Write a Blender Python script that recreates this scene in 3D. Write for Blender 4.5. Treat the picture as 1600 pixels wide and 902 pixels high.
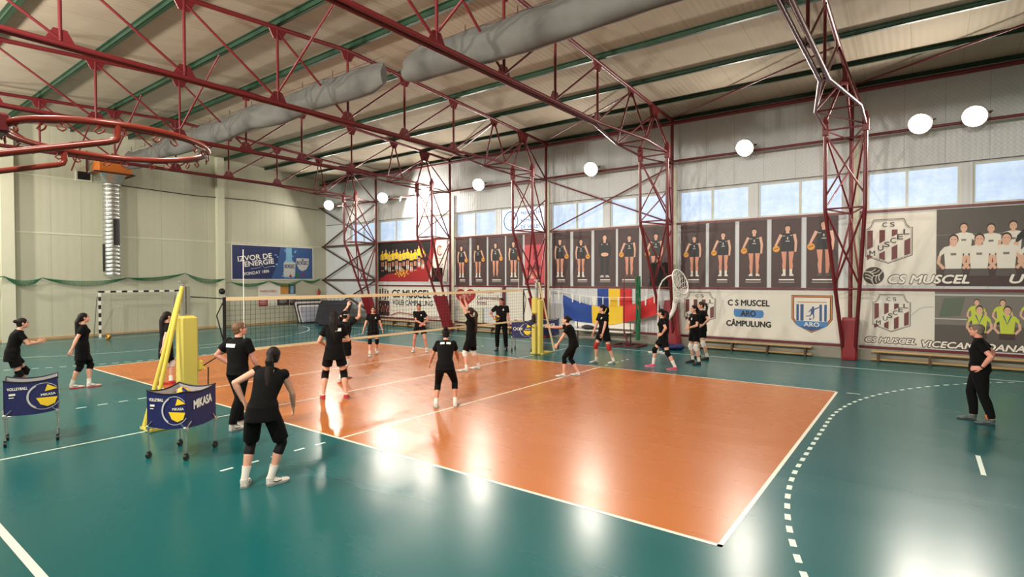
import bpy, math, random
from math import sin, cos, pi, radians, sqrt, atan2, hypot
from mathutils import Vector as V, Matrix, Quaternion
from mathutils.bvhtree import BVHTree

for _o in list(bpy.data.objects):
    bpy.data.objects.remove(_o, do_unlink=True)
S = bpy.context.scene
C = S.collection
random.seed(7)

# ------------------------------------------------------------------ camera, light, exposure
CAM = V((10.5184, -9.8539, 2.5686))
YAW, PITCH, ROLL, FPX = -0.643763, -0.01711, -0.002087, 856.491
_f = V((sin(YAW) * cos(PITCH), cos(YAW) * cos(PITCH), sin(PITCH)))
_r = V((cos(YAW), -sin(YAW), 0)); _u = _r.cross(_f)
_r2 = _r * cos(ROLL) + _u * sin(ROLL); _u2 = _u * cos(ROLL) - _r * sin(ROLL)
cd = bpy.data.cameras.new('camera'); cam = bpy.data.objects.new('camera', cd); C.objects.link(cam)
cam.matrix_world = Matrix(((_r2.x, _u2.x, -_f.x, CAM.x), (_r2.y, _u2.y, -_f.y, CAM.y), (_r2.z, _u2.z, -_f.z, CAM.z), (0, 0, 0, 1)))
cd.sensor_fit = 'HORIZONTAL'; cd.sensor_width = 36.0; cd.lens = FPX / 1600 * 36.0
cd.clip_start = 0.05; cd.clip_end = 300
S.camera = cam

w = bpy.data.worlds.new('sky'); S.world = w; w.use_nodes = True
w.node_tree.nodes['Background'].inputs[0].default_value = (0.50, 0.66, 0.92, 1)
w.node_tree.nodes['Background'].inputs[1].default_value = 0.8
S.view_settings.view_transform = 'Standard'
S.view_settings.look = 'None'
S.view_settings.gamma = 1.0
S.view_settings.use_curve_mapping = False
S.view_settings.exposure = 0.08
LAMP_FAR, LAMP_NEAR, LAMP_WALL = 210.0, 680.0, 420.0     # watts of the floodlights on the far wall, near wall, wall-washer
PANE = 0.72                                               # brightness of the daylit panes

# ------------------------------------------------------------------ materials
def lin(c):
    def g(x):
        x /= 255.0
        return x / 12.92 if x <= 0.04045 else ((x + 0.055) / 1.055) ** 2.4
    return (g(c[0]), g(c[1]), g(c[2]), 1.0)

MATS = {}
def mat(name, rgb, rough=0.6, metal=0.0, spec=0.5, var=0.0, vscale=8.0, bump=0.0, bscale=60.0, emit=0.0, coat=0.0, sheen=0.0, rvar=0.0):
    m = bpy.data.materials.new(name); m.use_nodes = True
    nt = m.node_tree; b = nt.nodes['Principled BSDF']
    b.inputs['Base Color'].default_value = lin(rgb)
    b.inputs['Roughness'].default_value = rough
    b.inputs['Metallic'].default_value = metal
    b.inputs['Specular IOR Level'].default_value = spec
    if coat: b.inputs['Coat Weight'].default_value = coat
    if sheen: b.inputs['Sheen Weight'].default_value = sheen
    tc = nt.nodes.new('ShaderNodeTexCoord')
    if var > 0:
        n = nt.nodes.new('ShaderNodeTexNoise'); n.inputs['Scale'].default_value = vscale; n.inputs['Detail'].default_value = 4
        r = nt.nodes.new('ShaderNodeMapRange'); r.inputs['To Min'].default_value = 1 - var; r.inputs['To Max'].default_value = 1 + var
        mx = nt.nodes.new('ShaderNodeMix'); mx.data_type = 'RGBA'; mx.blend_type = 'MULTIPLY'; mx.inputs[0].default_value = 1
        cc = nt.nodes.new('ShaderNodeCombineColor')
        nt.links.new(tc.outputs['Object'], n.inputs['Vector']); nt.links.new(n.outputs['Fac'], r.inputs['Value'])
        for k in range(3): nt.links.new(r.outputs[0], cc.inputs[k])
        mx.inputs[6].default_value = lin(rgb); nt.links.new(cc.outputs[0], mx.inputs[7])
        nt.links.new(mx.outputs[2], b.inputs['Base Color'])
    if rvar > 0:
        n2 = nt.nodes.new('ShaderNodeTexNoise'); n2.inputs['Scale'].default_value = 1.3; n2.inputs['Detail'].default_value = 5
        r2 = nt.nodes.new('ShaderNodeMapRange'); r2.inputs['To Min'].default_value = rough - rvar; r2.inputs['To Max'].default_value = rough + rvar
        nt.links.new(tc.outputs['Object'], n2.inputs['Vector']); nt.links.new(n2.outputs['Fac'], r2.inputs['Value'])
        nt.links.new(r2.outputs[0], b.inputs['Roughness'])
    if bump > 0:
        n3 = nt.nodes.new('ShaderNodeTexNoise'); n3.inputs['Scale'].default_value = bscale; n3.inputs['Detail'].default_value = 3
        bp = nt.nodes.new('ShaderNodeBump'); bp.inputs['Strength'].default_value = bump; bp.inputs['Distance'].default_value = 0.01
        nt.links.new(tc.outputs['Object'], n3.inputs['Vector']); nt.links.new(n3.outputs['Fac'], bp.inputs['Height'])
        nt.links.new(bp.outputs[0], b.inputs['Normal'])
    if emit > 0:
        b.inputs['Emission Color'].default_value = lin(rgb); b.inputs['Emission Strength'].default_value = emit
    MATS[name] = m
    return m

def ribbed(name, rgb, axis, period, depth, rough=0.55, var=0.05, panel=1.1, stain=(0.82, 0.8, 0.74), sharp=0.0):
    """sheet cladding: ribs along one axis, seams every `panel` metres, soft blotches of dirt"""
    m = mat(name, rgb, rough); nt = m.node_tree; b = nt.nodes['Principled BSDF']
    tc = nt.nodes.new('ShaderNodeTexCoord'); sp = nt.nodes.new('ShaderNodeSeparateXYZ'); nt.links.new(tc.outputs['Object'], sp.inputs[0])
    mu = nt.nodes.new('ShaderNodeMath'); mu.operation = 'MULTIPLY'; mu.inputs[1].default_value = 2 * pi / period
    sn = nt.nodes.new('ShaderNodeMath'); sn.operation = 'SINE'
    nt.links.new(sp.outputs[axis], mu.inputs[0]); nt.links.new(mu.outputs[0], sn.inputs[0])
    md = nt.nodes.new('ShaderNodeMath'); md.operation = 'MODULO'; md.inputs[1].default_value = panel
    ad = nt.nodes.new('ShaderNodeMath'); ad.operation = 'ADD'; ad.inputs[1].default_value = 100.0
    nt.links.new(sp.outputs[axis], ad.inputs[0]); nt.links.new(ad.outputs[0], md.inputs[0])
    lt = nt.nodes.new('ShaderNodeMath'); lt.operation = 'LESS_THAN'; lt.inputs[1].default_value = 0.014
    nt.links.new(md.outputs[0], lt.inputs[0])
    sb = nt.nodes.new('ShaderNodeMath'); sb.operation = 'MULTIPLY_ADD'; sb.inputs[1].default_value = -3.0
    nt.links.new(lt.outputs[0], sb.inputs[0]); nt.links.new(sn.outputs[0], sb.inputs[2])
    bp = nt.nodes.new('ShaderNodeBump'); bp.inputs['Strength'].default_value = 0.6; bp.inputs['Distance'].default_value = depth
    nt.links.new(sb.outputs[0], bp.inputs['Height']); nt.links.new(bp.outputs[0], b.inputs['Normal'])
    n = nt.nodes.new('ShaderNodeTexNoise'); n.inputs['Scale'].default_value = 0.55; n.inputs['Detail'].default_value = 6; n.inputs['Roughness'].default_value = 0.62
    nt.links.new(tc.outputs['Object'], n.inputs['Vector'])
    r = nt.nodes.new('ShaderNodeMapRange'); r.inputs['From Min'].default_value = 0.35; r.inputs['From Max'].default_value = 0.75
    r.inputs['To Min'].default_value = 0; r.inputs['To Max'].default_value = var * 6
    nt.links.new(n.outputs['Fac'], r.inputs['Value'])
    mx = nt.nodes.new('ShaderNodeMix'); mx.data_type = 'RGBA'; mx.blend_type = 'MULTIPLY'
    mx.inputs[6].default_value = lin(rgb); mx.inputs[7].default_value = (*stain, 1); nt.links.new(r.outputs[0], mx.inputs[0])
    m2 = nt.nodes.new('ShaderNodeMix'); m2.data_type = 'RGBA'; m2.blend_type = 'MULTIPLY'; m2.inputs[7].default_value = (0.72, 0.71, 0.67, 1)
    nt.links.new(lt.outputs[0], m2.inputs[0]); nt.links.new(mx.outputs[2], m2.inputs[6])
    nt.links.new(m2.outputs[2], b.inputs['Base Color'])
    return m

# ------------------------------------------------------------------ mesh helpers
def perp(d):
    d = d.normalized(); a = V((0, 0, 1)) if abs(d.z) < 0.9 else V((1, 0, 0))
    u = d.cross(a).normalized(); return u, d.cross(u).normalized()

class MB:
    def __init__(s): s.v = []; s.f = []; s.m = []; s.sm = []; s.mats = []
    def mi(s, m):
        if m not in s.mats: s.mats.append(m)
        return s.mats.index(m)
    def add(s, vs, fs, m=None, smooth=False):
        o = len(s.v); s.v += [tuple(x) for x in vs]
        k = s.mi(m) if m else 0
        for f in fs: s.f.append([i + o for i in f]); s.m.append(k); s.sm.append(smooth)
    def box(s, c, d, m=None, rot=None):
        c = V(c); h = V(d) / 2; R = rot.to_3x3() if rot else Matrix.Identity(3)
        vs = [c + R @ V((x * h.x, y * h.y, z * h.z)) for x in (-1, 1) for y in (-1, 1) for z in (-1, 1)]
        s.add(vs, [(0, 1, 3, 2), (4, 6, 7, 5), (0, 4, 5, 1), (2, 3, 7, 6), (0, 2, 6, 4), (1, 5, 7, 3)], m)
        return s
    def bbox(s, c, d, b, m=None, rot=None):
        """box with chamfered edges"""
        c = V(c); h = V(d) / 2; R = rot.to_3x3() if rot else Matrix.Identity(3)
        b = min(b, h.x * 0.9, h.y * 0.9, h.z * 0.9)
        secs = []
        for z, i in ((-h.z, b), (-h.z + b, 0), (h.z - b, 0), (h.z, b)):
            X, Y = h.x - i, h.y - i; k = b * 0.7
            secs.append([c + R @ V((x, y, z)) for x, y in ((-X + k, -Y), (X - k, -Y), (X, -Y + k), (X, Y - k), (X - k, Y), (-X + k, Y), (-X, Y - k), (-X, -Y + k))])
        s.rings(secs, m, False); return s
    def rings(s, R, m=None, smooth=True, cap=True, closed=False):
        n = len(R[0]); vs = [p for r in R for p in r]; fs = []
        L = len(R)
        for i in range(L if closed else L - 1):
            j = (i + 1) % L
            for k in range(n):
                k2 = (k + 1) % n
                fs.append((i * n + k, i * n + k2, j * n + k2, j * n + k))
        s.add(vs, fs, m, smooth)
        if cap and not closed:
            s.add(R[0], [tuple(reversed(range(n)))], m); s.add(R[-1], [tuple(range(n))], m)
        return s
    def tube(s, a, b, r, m=None, seg=8, r2=None, cap=True):
        a, b = V(a), V(b); u, w2 = perp(b - a); r2 = r if r2 is None else r2
        def ring(c, q): return [c + u * (q * cos(2 * pi * k / seg)) + w2 * (q * sin(2 * pi * k / seg)) for k in range(seg)]
        return s.rings([ring(a, r), ring(b, r2)], m, seg > 4, cap)
    def bar(s, a, b, w, h, m=None, up=V((0, 0, 1))):
        a, b = V(a), V(b); d = (b - a).normalized(); x = d.cross(V(up))
        x = x.normalized() if x.length > 1e-4 else perp(d)[0]
        y = x.cross(d).normalized(); x *= w / 2; y *= h / 2
        return s.rings([[c + x + y, c - x + y, c - x - y, c + x - y] for c in (a, b)], m, False)
    def path(s, pts, r, m=None, seg=6, closed=False, radii=None):
        pts = [V(p) for p in pts]; n = len(pts); R = []
        prev = None
        for i, p in enumerate(pts):
            if closed: t = pts[(i + 1) % n] - pts[i - 1]
            else: t = pts[min(i + 1, n - 1)] - pts[max(i - 1, 0)]
            t.normalize()
            if prev is None: u = perp(t)[0]
            else:
                u = prev - t * prev.dot(t)
                u = u.normalized() if u.length > 1e-5 else perp(t)[0]
            prev = u; w2 = t.cross(u); q = radii[i] if radii else r
            R.append([p + u * (q * cos(2 * pi * k / seg)) + w2 * (q * sin(2 * pi * k / seg)) for k in range(seg)])
        return s.rings(R, m, True, True, closed)
    def lathe(s, c, prof, m=None, seg=16, axis=V((0, 0, 1)), cap=True):
        c = V(c); axis = V(axis).normalized(); u, w2 = perp(axis)
        return s.rings([[c + axis * z + u * (r * cos(2 * pi * k / seg)) + w2 * (r * sin(2 * pi * k / seg)) for k in range(seg)] for r, z in prof], m, True, cap)
    def ell(s, c, rx, ry=None, rz=None, m=None, seg=16, rings=10, R=None):
        c = V(c); ry = rx if ry is None else ry; rz = rx if rz is None else rz; R = R or Matrix.Identity(3)
        P = []
        for i in range(rings + 1):
            t = pi * (0.012 + 0.976 * i / rings) - pi / 2
            P.append([c + R @ V((rx * cos(t) * cos(2 * pi * k / seg), ry * cos(t) * sin(2 * pi * k / seg), rz * sin(t))) for k in range(seg)])
        return s.rings(P, m, True)
    def plate(s, pts, t, m=None, n=None):
        """flat polygon (any plane) with thickness t"""
        pts = [V(p) for p in pts]
        if n is None: n = (pts[1] - pts[0]).cross(pts[2] - pts[1])
        n = V(n).normalized() * t / 2
        return s.rings([[p - n for p in pts], [p + n for p in pts]], m, False)
    def torus(s, c, R0, r, m=None, axis=V((0, 0, 1)), seg=40, rs=8):
        u, w2 = perp(V(axis)); c = V(c)
        return s.path([c + u * (R0 * cos(2 * pi * k / seg)) + w2 * (R0 * sin(2 * pi * k / seg)) for k in range(seg)], r, m, rs, True)
    def build(s, name, m=None, parent=None, rev=False):
        me = bpy.data.meshes.new(name)
        me.from_pydata(s.v, [], [list(reversed(f)) for f in s.f] if rev else s.f)
        if m is not None and not s.mats: me.materials.append(m)
        elif s.mats:
            for x in s.mats: me.materials.append(x)
            me.polygons.foreach_set('material_index', s.m)
        me.polygons.foreach_set('use_smooth', s.sm)
        me.validate(); me.update()
        return link(name, me, parent)

def link(name, me, parent=None):
    o = bpy.data.objects.new(name, me); C.objects.link(o)
    if parent: o.parent = parent
    return o
def tag(o, label, cat=None, group=None, kind=None):
    if label: o['label'] = label
    if cat: o['category'] = cat
    if group: o['group'] = group
    if kind: o['kind'] = kind
    return o
def thing(name, label, cat, loc=(0, 0, 0), rz=0.0, group=None):
    o = bpy.data.objects.new(name, None); C.objects.link(o)
    o.empty_display_size = 0.2; o.location = loc; o.rotation_euler = (0, 0, rz)
    return tag(o, label, cat, group)
def structure(o): o['kind'] = 'structure'; return o
def dup(root, label=None, loc=None, rz=None):
    c = root.copy(); C.objects.link(c)
    if label: c['label'] = label
    if loc is not None: c.location = loc
    if rz is not None: c.rotation_euler = (0, 0, rz)
    for ch in list(root.children):
        d = dup(ch); d.parent = c; d.matrix_parent_inverse = ch.matrix_parent_inverse.copy()
    return c

def sag(a, b, drop, n=14):
    a, b = V(a), V(b)
    return [a.lerp(b, k / n) - V((0, 0, drop * 4 * (k / n) * (1 - k / n))) for k in range(n + 1)]

_glyph = {}
def glyphs(body, bold=0.0, shear=0.0, space=1.0):
    """outline of a line of lettering as (verts2d, faces), normalised to width/height box"""
    key = (body, bold, shear, space)
    if key in _glyph: return _glyph[key]
    cu = bpy.data.curves.new('lettering', 'FONT'); cu.body = body; cu.size = 1.0
    cu.offset = bold; cu.shear = shear; cu.space_character = space; cu.resolution_u = 3; cu.fill_mode = 'FRONT'
    o = bpy.data.objects.new('lettering', cu); C.objects.link(o)
    dg = bpy.context.evaluated_depsgraph_get(); dg.update()
    me = bpy.data.meshes.new_from_object(o.evaluated_get(dg))
    vs = [(v.co.x, v.co.y) for v in me.vertices]; fs = [list(p.vertices) for p in me.polygons]
    bpy.data.objects.remove(o, do_unlink=True); bpy.data.curves.remove(cu); bpy.data.meshes.remove(me)
    if vs:
        x0 = min(v[0] for v in vs); x1 = max(v[0] for v in vs); y0 = min(v[1] for v in vs); y1 = max(v[1] for v in vs)
        vs = [((x - x0) / (x1 - x0) - 0.5, (y - y0) / (y1 - y0) - 0.5) for x, y in vs]
    _glyph[key] = (vs, fs)
    return vs, fs

class Flat:
    """printed sheet: shapes laid on a plane in thin layers; u = right, v = up, n = towards the viewer"""
    def __init__(s, o, u, v, step=0.0012, bend=None):
        s.o, s.u, s.v_ = V(o), V(u).normalized(), V(v).normalized(); s.n = s.u.cross(s.v_); s.step = step
        s.mb = MB(); s.bend = bend; s.k = 0
    def P(s, x, y, L):
        q = s.o + s.u * x + s.v_ * y + s.n * ((L + s.k * .03) * s.step)
        if s.bend: q += s.n * s.bend(x, y)
        return q
    def sheet(s, w, h, m, t=0.012, x0=0.0, y0=0.0):
        a = [(x0, y0), (x0 + w, y0), (x0 + w, y0 + h), (x0, y0 + h)]
        s.mb.rings([[s.o + s.u * x + s.v_ * y - s.n * t for x, y in a], [s.o + s.u * x + s.v_ * y for x, y in a]], m, False); return s
    def poly(s, pts, m, L=1): s.k += 1; s.mb.add([s.P(x, y, L) for x, y in pts], [tuple(range(len(pts)))], m); return s
    def rect(s, x, y, w, h, m, L=1): return s.poly([(x, y), (x + w, y), (x + w, y + h), (x, y + h)], m, L)
    def ell(s, x, y, rx, ry, m, L=1, n=18, a0=0.0):
        return s.poly([(x + rx * cos(a0 + 2 * pi * k / n), y + ry * sin(a0 + 2 * pi * k / n)) for k in range(n)], m, L)
    def stroke(s, pts, wd, m, L=1, closed=False, w2=None):
        n = len(pts); l = []; r = []
        for i, (x, y) in enumerate(pts):
            if closed: a, b = pts[i - 1], pts[(i + 1) % n]
            else: a, b = pts[max(i - 1, 0)], pts[min(i + 1, n - 1)]
            dx, dy = b[0] - a[0], b[1] - a[1]; q = hypot(dx, dy) or 1
            ww = wd if w2 is None else wd + (w2 - wd) * i / (n - 1)
            nx, ny = -dy / q * ww / 2, dx / q * ww / 2
            l.append((x + nx, y + ny)); r.append((x - nx, y - ny))
        for i in range(n if closed else n - 1):
            j = (i + 1) % n; s.poly([r[i], r[j], l[j], l[i]], m, L)
        return s
    def ring(s, x, y, rx, ry, wd, m, L=1, n=28, a0=0, a1=2 * pi):
        full = abs(a1 - a0) > 6.28
        return s.stroke([(x + rx * cos(a0 + (a1 - a0) * k / n), y + ry * sin(a0 + (a1 - a0) * k / n)) for k in range(n if full else n + 1)], wd, m, L, full)
    def text(s, body, x, y, w, h, m, L=2, bold=0.0, shear=0.0, ang=0.0, space=1.0, mirror=False):
        vs, fs = glyphs(body, 0.0, shear, space); c, q = cos(ang), sin(ang); d = bold * h * .9
        for k, (dx, dy) in enumerate(((0, 0), (d, 0), (-d, 0), (0, d), (0, -d)) if bold > .012 else ((0, 0),)):
            P = []; s.k += 1
            for a, b in vs:
                a, b = a * (w - 2 * d) + dx, b * (h - 2 * d) + dy
                P.append(s.P(x + a * c - b * q, y + a * q + b * c, L))
            s.mb.add(P, fs, m)
        return s
    def build(s, name, parent=None): return s.mb.build(name, None, parent)

# ------------------------------------------------------------------ palette
M = dict(
 red=mat('red steel paint', (104, 29, 35), 0.38, spec=0.5, var=0.10, vscale=3),
 redpad=mat('red vinyl padding', (138, 27, 36), 0.45, bump=0.15, bscale=12),
 darksteel=mat('dark primer steel', (70, 46, 46), 0.55),
 green=mat('green painted steel', (26, 58, 37), 0.5, var=0.12, vscale=4),
 rim=mat('orange red enamel', (142, 48, 34), 0.3, var=0.06, vscale=20),
 galv=mat('galvanised sheet', (188, 190, 186), 0.32, metal=0.85, var=0.12, vscale=6, rvar=0.12),
 chrome=mat('bright steel tube', (205, 205, 200), 0.25, metal=0.9),
 orange=mat('orange enamel', (206, 112, 34), 0.5),
 black=mat('black plastic', (18, 18, 19), 0.5),
 blackcord=mat('black cord', (22, 22, 22), 0.8),
 white=mat('white paint', (232, 230, 222), 0.5),
 cream=mat('white painted steel', (206, 206, 184), 0.55, var=0.05, vscale=3),
 tape=mat('cream canvas tape', (236, 214, 172), 0.8),
 yellow=mat('yellow vinyl padding', (204, 190, 92), 0.45, bump=0.25, bscale=9),
 yellowpaint=mat('yellow enamel', (214, 196, 84), 0.35),
 navy=mat('navy nylon', (22, 27, 84), 0.55, var=0.12, vscale=9, bump=0.2, bscale=14),
 grey_nylon=mat('grey lining nylon', (168, 168, 172), 0.6),
 fabric_duct=mat('grey duct textile', (92, 92, 89), 0.85, var=0.14, vscale=3, bump=0.5, bscale=3.2),
 alu=mat('aluminium window frame', (206, 206, 196), 0.45),
 wood=mat('varnished bench wood', (186, 152, 106), 0.45, var=0.16, vscale=5),
 darkwood=mat('bench leg wood', (92, 66, 44), 0.5, var=0.1),
 concrete=mat('painted plinth', (152, 148, 134), 0.7, var=0.10, vscale=2.5),
 netgreen=mat('green netting twine', (42, 110, 72), 0.85),
 netgrey=mat('pale safety net twine', (176, 178, 170), 0.8),
 gym_mat=mat('dark mat vinyl', (34, 34, 46), 0.5),
 gym_mat_top=mat('grey mat vinyl', (150, 152, 168), 0.45),
 gym_mat_white=mat('white mat edge', (214, 210, 210), 0.5),
 extred=mat('red extinguisher', (178, 38, 34), 0.35),
 # prints
 pr_dark=mat('print dark plum', (70, 50, 52), 0.5, var=0.05, vscale=4),
 pr_dark2=mat('print charcoal', (62, 62, 62), 0.5),
 pr_maroon=mat('print maroon', (112, 44, 50), 0.5),
 pr_black=mat('print black', (22, 20, 22), 0.5),
 pr_jersey=mat('print jersey', (34, 34, 40), 0.5),
 pr_white=mat('print white', (226, 222, 212), 0.5, var=0.03, vscale=2),
 pr_lettering=mat('print lettering white', (238, 234, 224), 0.5),
 pr_skin=mat('print skin', (222, 176, 152), 0.5),
 pr_skin2=mat('print legs', (214, 148, 122), 0.5),
 pr_hair=mat('print hair', (48, 36, 32), 0.5),
 pr_orange=mat('print ball orange', (230, 160, 64), 0.5),
 pr_yellow=mat('print yellow', (236, 200, 40), 0.5),
 pr_lime=mat('print lime', (198, 210, 70), 0.5),
 pr_red=mat('print red', (156, 36, 40), 0.5),
 pr_red2=mat('print pale red', (204, 74, 84), 0.5),
 pr_blue=mat('print blue', (70, 128, 190), 0.5),
 pr_navy=mat('print navy', (30, 42, 92), 0.5, var=0.12, vscale=1.2),
 pr_navy2=mat('print mid navy', (52, 84, 138), 0.5),
 pr_sky=mat('print pale blue', (120, 172, 208), 0.5),
 pr_grey=mat('print grey', (122, 116, 110), 0.5, var=0.06),
 pr_grey2=mat('print dark grey', (88, 82, 78), 0.5),
 pr_silver=mat('print silver', (190, 192, 190), 0.5),
 pr_green=mat('print green', (40, 110, 70), 0.5),
 pr_gold=mat('print gold', (196, 140, 60), 0.5),
 fl_blue=mat('flag blue', (26, 66, 150), 0.7, sheen=0.2),
 fl_yellow=mat('flag yellow', (240, 200, 48), 0.7, sheen=0.2),
 fl_red=mat('flag red', (206, 40, 44), 0.7, sheen=0.2),
 ball_yellow=mat('ball yellow panel', (240, 176, 34), 0.45),
 ball_blue=mat('ball blue panel', (34, 44, 96), 0.45),
 ball_dark=mat('ball dark panel', (70, 34, 26), 0.45),
)

# ------------------------------------------------------------------ floor, painted court, lines
def floor_mat(name, rgb, rough, tint):
    m = mat(name, rgb, rough, spec=0.34); nt = m.node_tree; b = nt.nodes['Principled BSDF']
    tc = nt.nodes.new('ShaderNodeTexCoord')
    n = nt.nodes.new('ShaderNodeTexNoise'); n.inputs['Scale'].default_value = 0.7; n.inputs['Detail'].default_value = 7
    mp = nt.nodes.new('ShaderNodeMapping'); mp.inputs['Scale'].default_value = (0.6, 2.2, 1)
    nt.links.new(tc.outputs['Object'], mp.inputs[0]); nt.links.new(mp.outputs[0], n.inputs['Vector'])
    r = nt.nodes.new('ShaderNodeMapRange'); r.inputs['From Min'].default_value = 0.3; r.inputs['From Max'].default_value = 0.7
    r.inputs['To Min'].default_value = rough - 0.015; r.inputs['To Max'].default_value = rough + 0.02
    nt.links.new(n.outputs['Fac'], r.inputs['Value']); nt.links.new(r.outputs[0], b.inputs['Roughness'])
    mx = nt.nodes.new('ShaderNodeMix'); mx.data_type = 'RGBA'; mx.inputs[6].default_value = lin(rgb); mx.inputs[7].default_value = lin(tint)
    nt.links.new(n.outputs['Fac'], mx.inputs[0]); nt.links.new(mx.outputs[2], b.inputs['Base Color'])
    n3 = nt.nodes.new('ShaderNodeTexNoise'); n3.inputs['Scale'].default_value = 26; n3.inputs['Detail'].default_value = 4
    bp = nt.nodes.new('ShaderNodeBump'); bp.inputs['Strength'].default_value = 0.02; bp.inputs['Distance'].default_value = 0.001
    nt.links.new(tc.outputs['Object'], n3.inputs['Vector']); nt.links.new(n3.outputs['Fac'], bp.inputs['Height']); nt.links.new(bp.outputs[0], b.inputs['Normal'])
    return m
FT = floor_mat('teal sports vinyl', (11, 86, 88), 0.26, (14, 90, 92))
FO = floor_mat('orange sports vinyl', (181, 103, 41), 0.27, (184, 106, 44))
FW = mat('white line paint', (236, 232, 214), 0.35)
FW2 = mat('mint line paint', (214, 232, 220), 0.35)
XL, XR, YF, YB = -19.8, 20.0, -11.0, 10.9
fb = MB()
fb.rings([[(x, y, z) for x, y in ((XL - .1, YF - .1), (XR + .1, YF - .1), (XR + .1, YB + .2), (XL - .1, YB + .2))] for z in (-0.2, 0.0)], FT, False)
def frect(x0, y0, x1, y1, z, m): fb.add([(x0, y0, z), (x1, y0, z), (x1, y1, z), (x0, y1, z)], [(0, 1, 2, 3)], m)
frect(-9, -4.5, 9, 4.5, 0.001, FO)
def line(a, b, wd=0.05, m=FW, z=0.002):
    a, b = V((*a, 0)), V((*b, 0)); d = (b - a).normalized(); n = V((-d.y, d.x, 0)) * wd / 2
    fb.add([(q.x, q.y, z) for q in (a - n, b - n, b + n, a + n)], [(0, 1, 2, 3)], m)
for y in (-4.475, 4.475): line((-9, y), (9, y))
for x in (-8.975, 8.975): line((x, -4.5), (x, 4.5))
for x in (-3, 3): line((x, -4.45), (x, 4.45))
line((0, -4.45), (0, 4.45))
for x in (-3, 3):
    for s in (-1, 1):
        for k in range(5): line((x, s * (4.75 + k * 0.36)), (x, s * (4.92 + k * 0.36)), 0.05, FW2)
line((9.16, 4.45), (9.42, 4.45), 0.05, FW2)
for y in (-8.54, 8.54): line((-18.17, y), (18.17, y), 0.07 if y < 0 else 0.05, FW if y < 0 else FW2)
line((0, -8.52), (0, -4.5), 0.05, FW2); line((0, 4.5), (0, 8.52), 0.05, FW2)
for s in (-1, 1):
    g = 18.17 * s
    line((g, -8.54), (g, 8.54), 0.05, FW2)
    def arc(R, dashed):
        pts = []
        n = 40
        for k in range(n + 1):
            a = pi / 2 * k / n; pts.append((g - s * R * sin(a), 1.5 + R * cos(a)))
        pts += [(g - s * R, 1.5 - 3 * k / 12) for k in range(1, 12)]
        for k in range(n + 1):
            a = pi / 2 * (1 - k / n); pts.append((g - s * R * sin(a), -1.5 - R * cos(a)))
        # resample by length
        out = []; acc = 0; L = [0]
        for p0, p1 in zip(pts, pts[1:]): L.append(L[-1] + hypot(p1[0] - p0[0], p1[1] - p0[1]))
        def at(t):
            for i in range(len(L) - 1):
                if L[i + 1] >= t:
                    q = (t - L[i]) / max(L[i + 1] - L[i], 1e-6); return (pts[i][0] + (pts[i + 1][0] - pts[i][0]) * q, pts[i][1] + (pts[i + 1][1] - pts[i][1]) * q)
            return pts[-1]
        t = 0.06
        while t < L[-1] - 0.2:
            a, b = at(t), at(t + (0.16 if dashed else 0.305))
            if abs(a[1]) < 8.5 and abs(b[1]) < 8.5: line(a, b, 0.06 if dashed else 0.05, FW2)
            t += 0.315 if dashed else 0.30
    arc(9, True); arc(6, False)
    line((g - s * 7, -0.5), (g - s * 7, 0.5), 0.055, FW2)
structure(fb.build('floor'))

# ------------------------------------------------------------------ shell
WL = ribbed('cream wall sandwich panel', (190, 190, 170), 1, 0.30, 0.002, 0.5, 0.05, 1.08)
WB = ribbed('grey cream ribbed cladding', (212, 218, 222), 0, 0.14, 0.004, 0.55, 0.05, 1.0)
WCEIL = ribbed('ribbed roof sheet', (164, 152, 134), 0, 0.16, 0.005, 0.9, 0.05, 1.16, (0.78, 0.74, 0.68))
RZ = lambda y: 9.42 - 0.066 * abs(y)
cb = MB()
for y0, y1 in ((YF - .1, 0), (0, YB + .3)):
    cb.add([(XL - .1, y0, RZ(y0)), (XR + .1, y0, RZ(y0)), (XR + .1, y1, RZ(y1)), (XL - .1, y1, RZ(y1)),
            (XL - .1, y0, RZ(y0) + .12), (XR + .1, y0, RZ(y0) + .12), (XR + .1, y1, RZ(y1) + .12), (XL - .1, y1, RZ(y1) + .12)],
           [(0, 3, 2, 1), (4, 5, 6, 7), (0, 1, 5, 4), (2, 3, 7, 6), (0, 4, 7, 3), (1, 2, 6, 5)], WCEIL)
structure(cb.build('ceiling'))
wl = MB(); wl.box((XL - .06, 0, 4.75), (.12, 22.2, 9.5), WL); structure(wl.build('wall_left'))
wr = MB(); wr.box((XR + .06, 0, 4.75), (.12, 22.2, 9.5), WL); structure(wr.build('wall_right'))
wf = MB(); wf.box((0, YF - .06, 4.35), (40, .12, 8.7), WB); structure(wf.build('wall_front'))
# back wall with the window band cut out
WINX = [(-17.3, -14.98), (-14.66, -11.67), (-11.33, -9.06), (-8.65, -6.04), (-5.70, -3.24), (-2.86, -0.24), (0.05, 2.53), (2.98, 5.54), (5.82, 8.42), (9.06, 11.36), (11.64, 14.25), (14.75, 17.2), (17.5, 19.6)]
MULL = [-16.1, -13.24, -10.2, -7.4, -4.47, -1.57, 1.22, 4.22, 7.15, 10.09, 13.0, 16.0, 18.5]
WZ0, WZ1 = 4.72, 5.93
wb = MB()
wb.box((0.1, YB + .1, WZ0 / 2), (40, .2, WZ0), WB)
wb.box((0.1, YB + .1, (WZ1 + 8.85) / 2), (40, .2, 8.85 - WZ1), WB)
ed = [XL - .1] + [e for x in WINX for e in x] + [XR + .1]
for a, b in zip(ed[::2], ed[1::2]): wb.box(((a + b) / 2, YB + .1, (WZ0 + WZ1) / 2), (b - a, .2, WZ1 - WZ0), WB)
structure(wb.build('wall_back'))
PM = mat('frosted daylit pane', (206, 226, 250), 0.35, emit=PANE)
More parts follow.
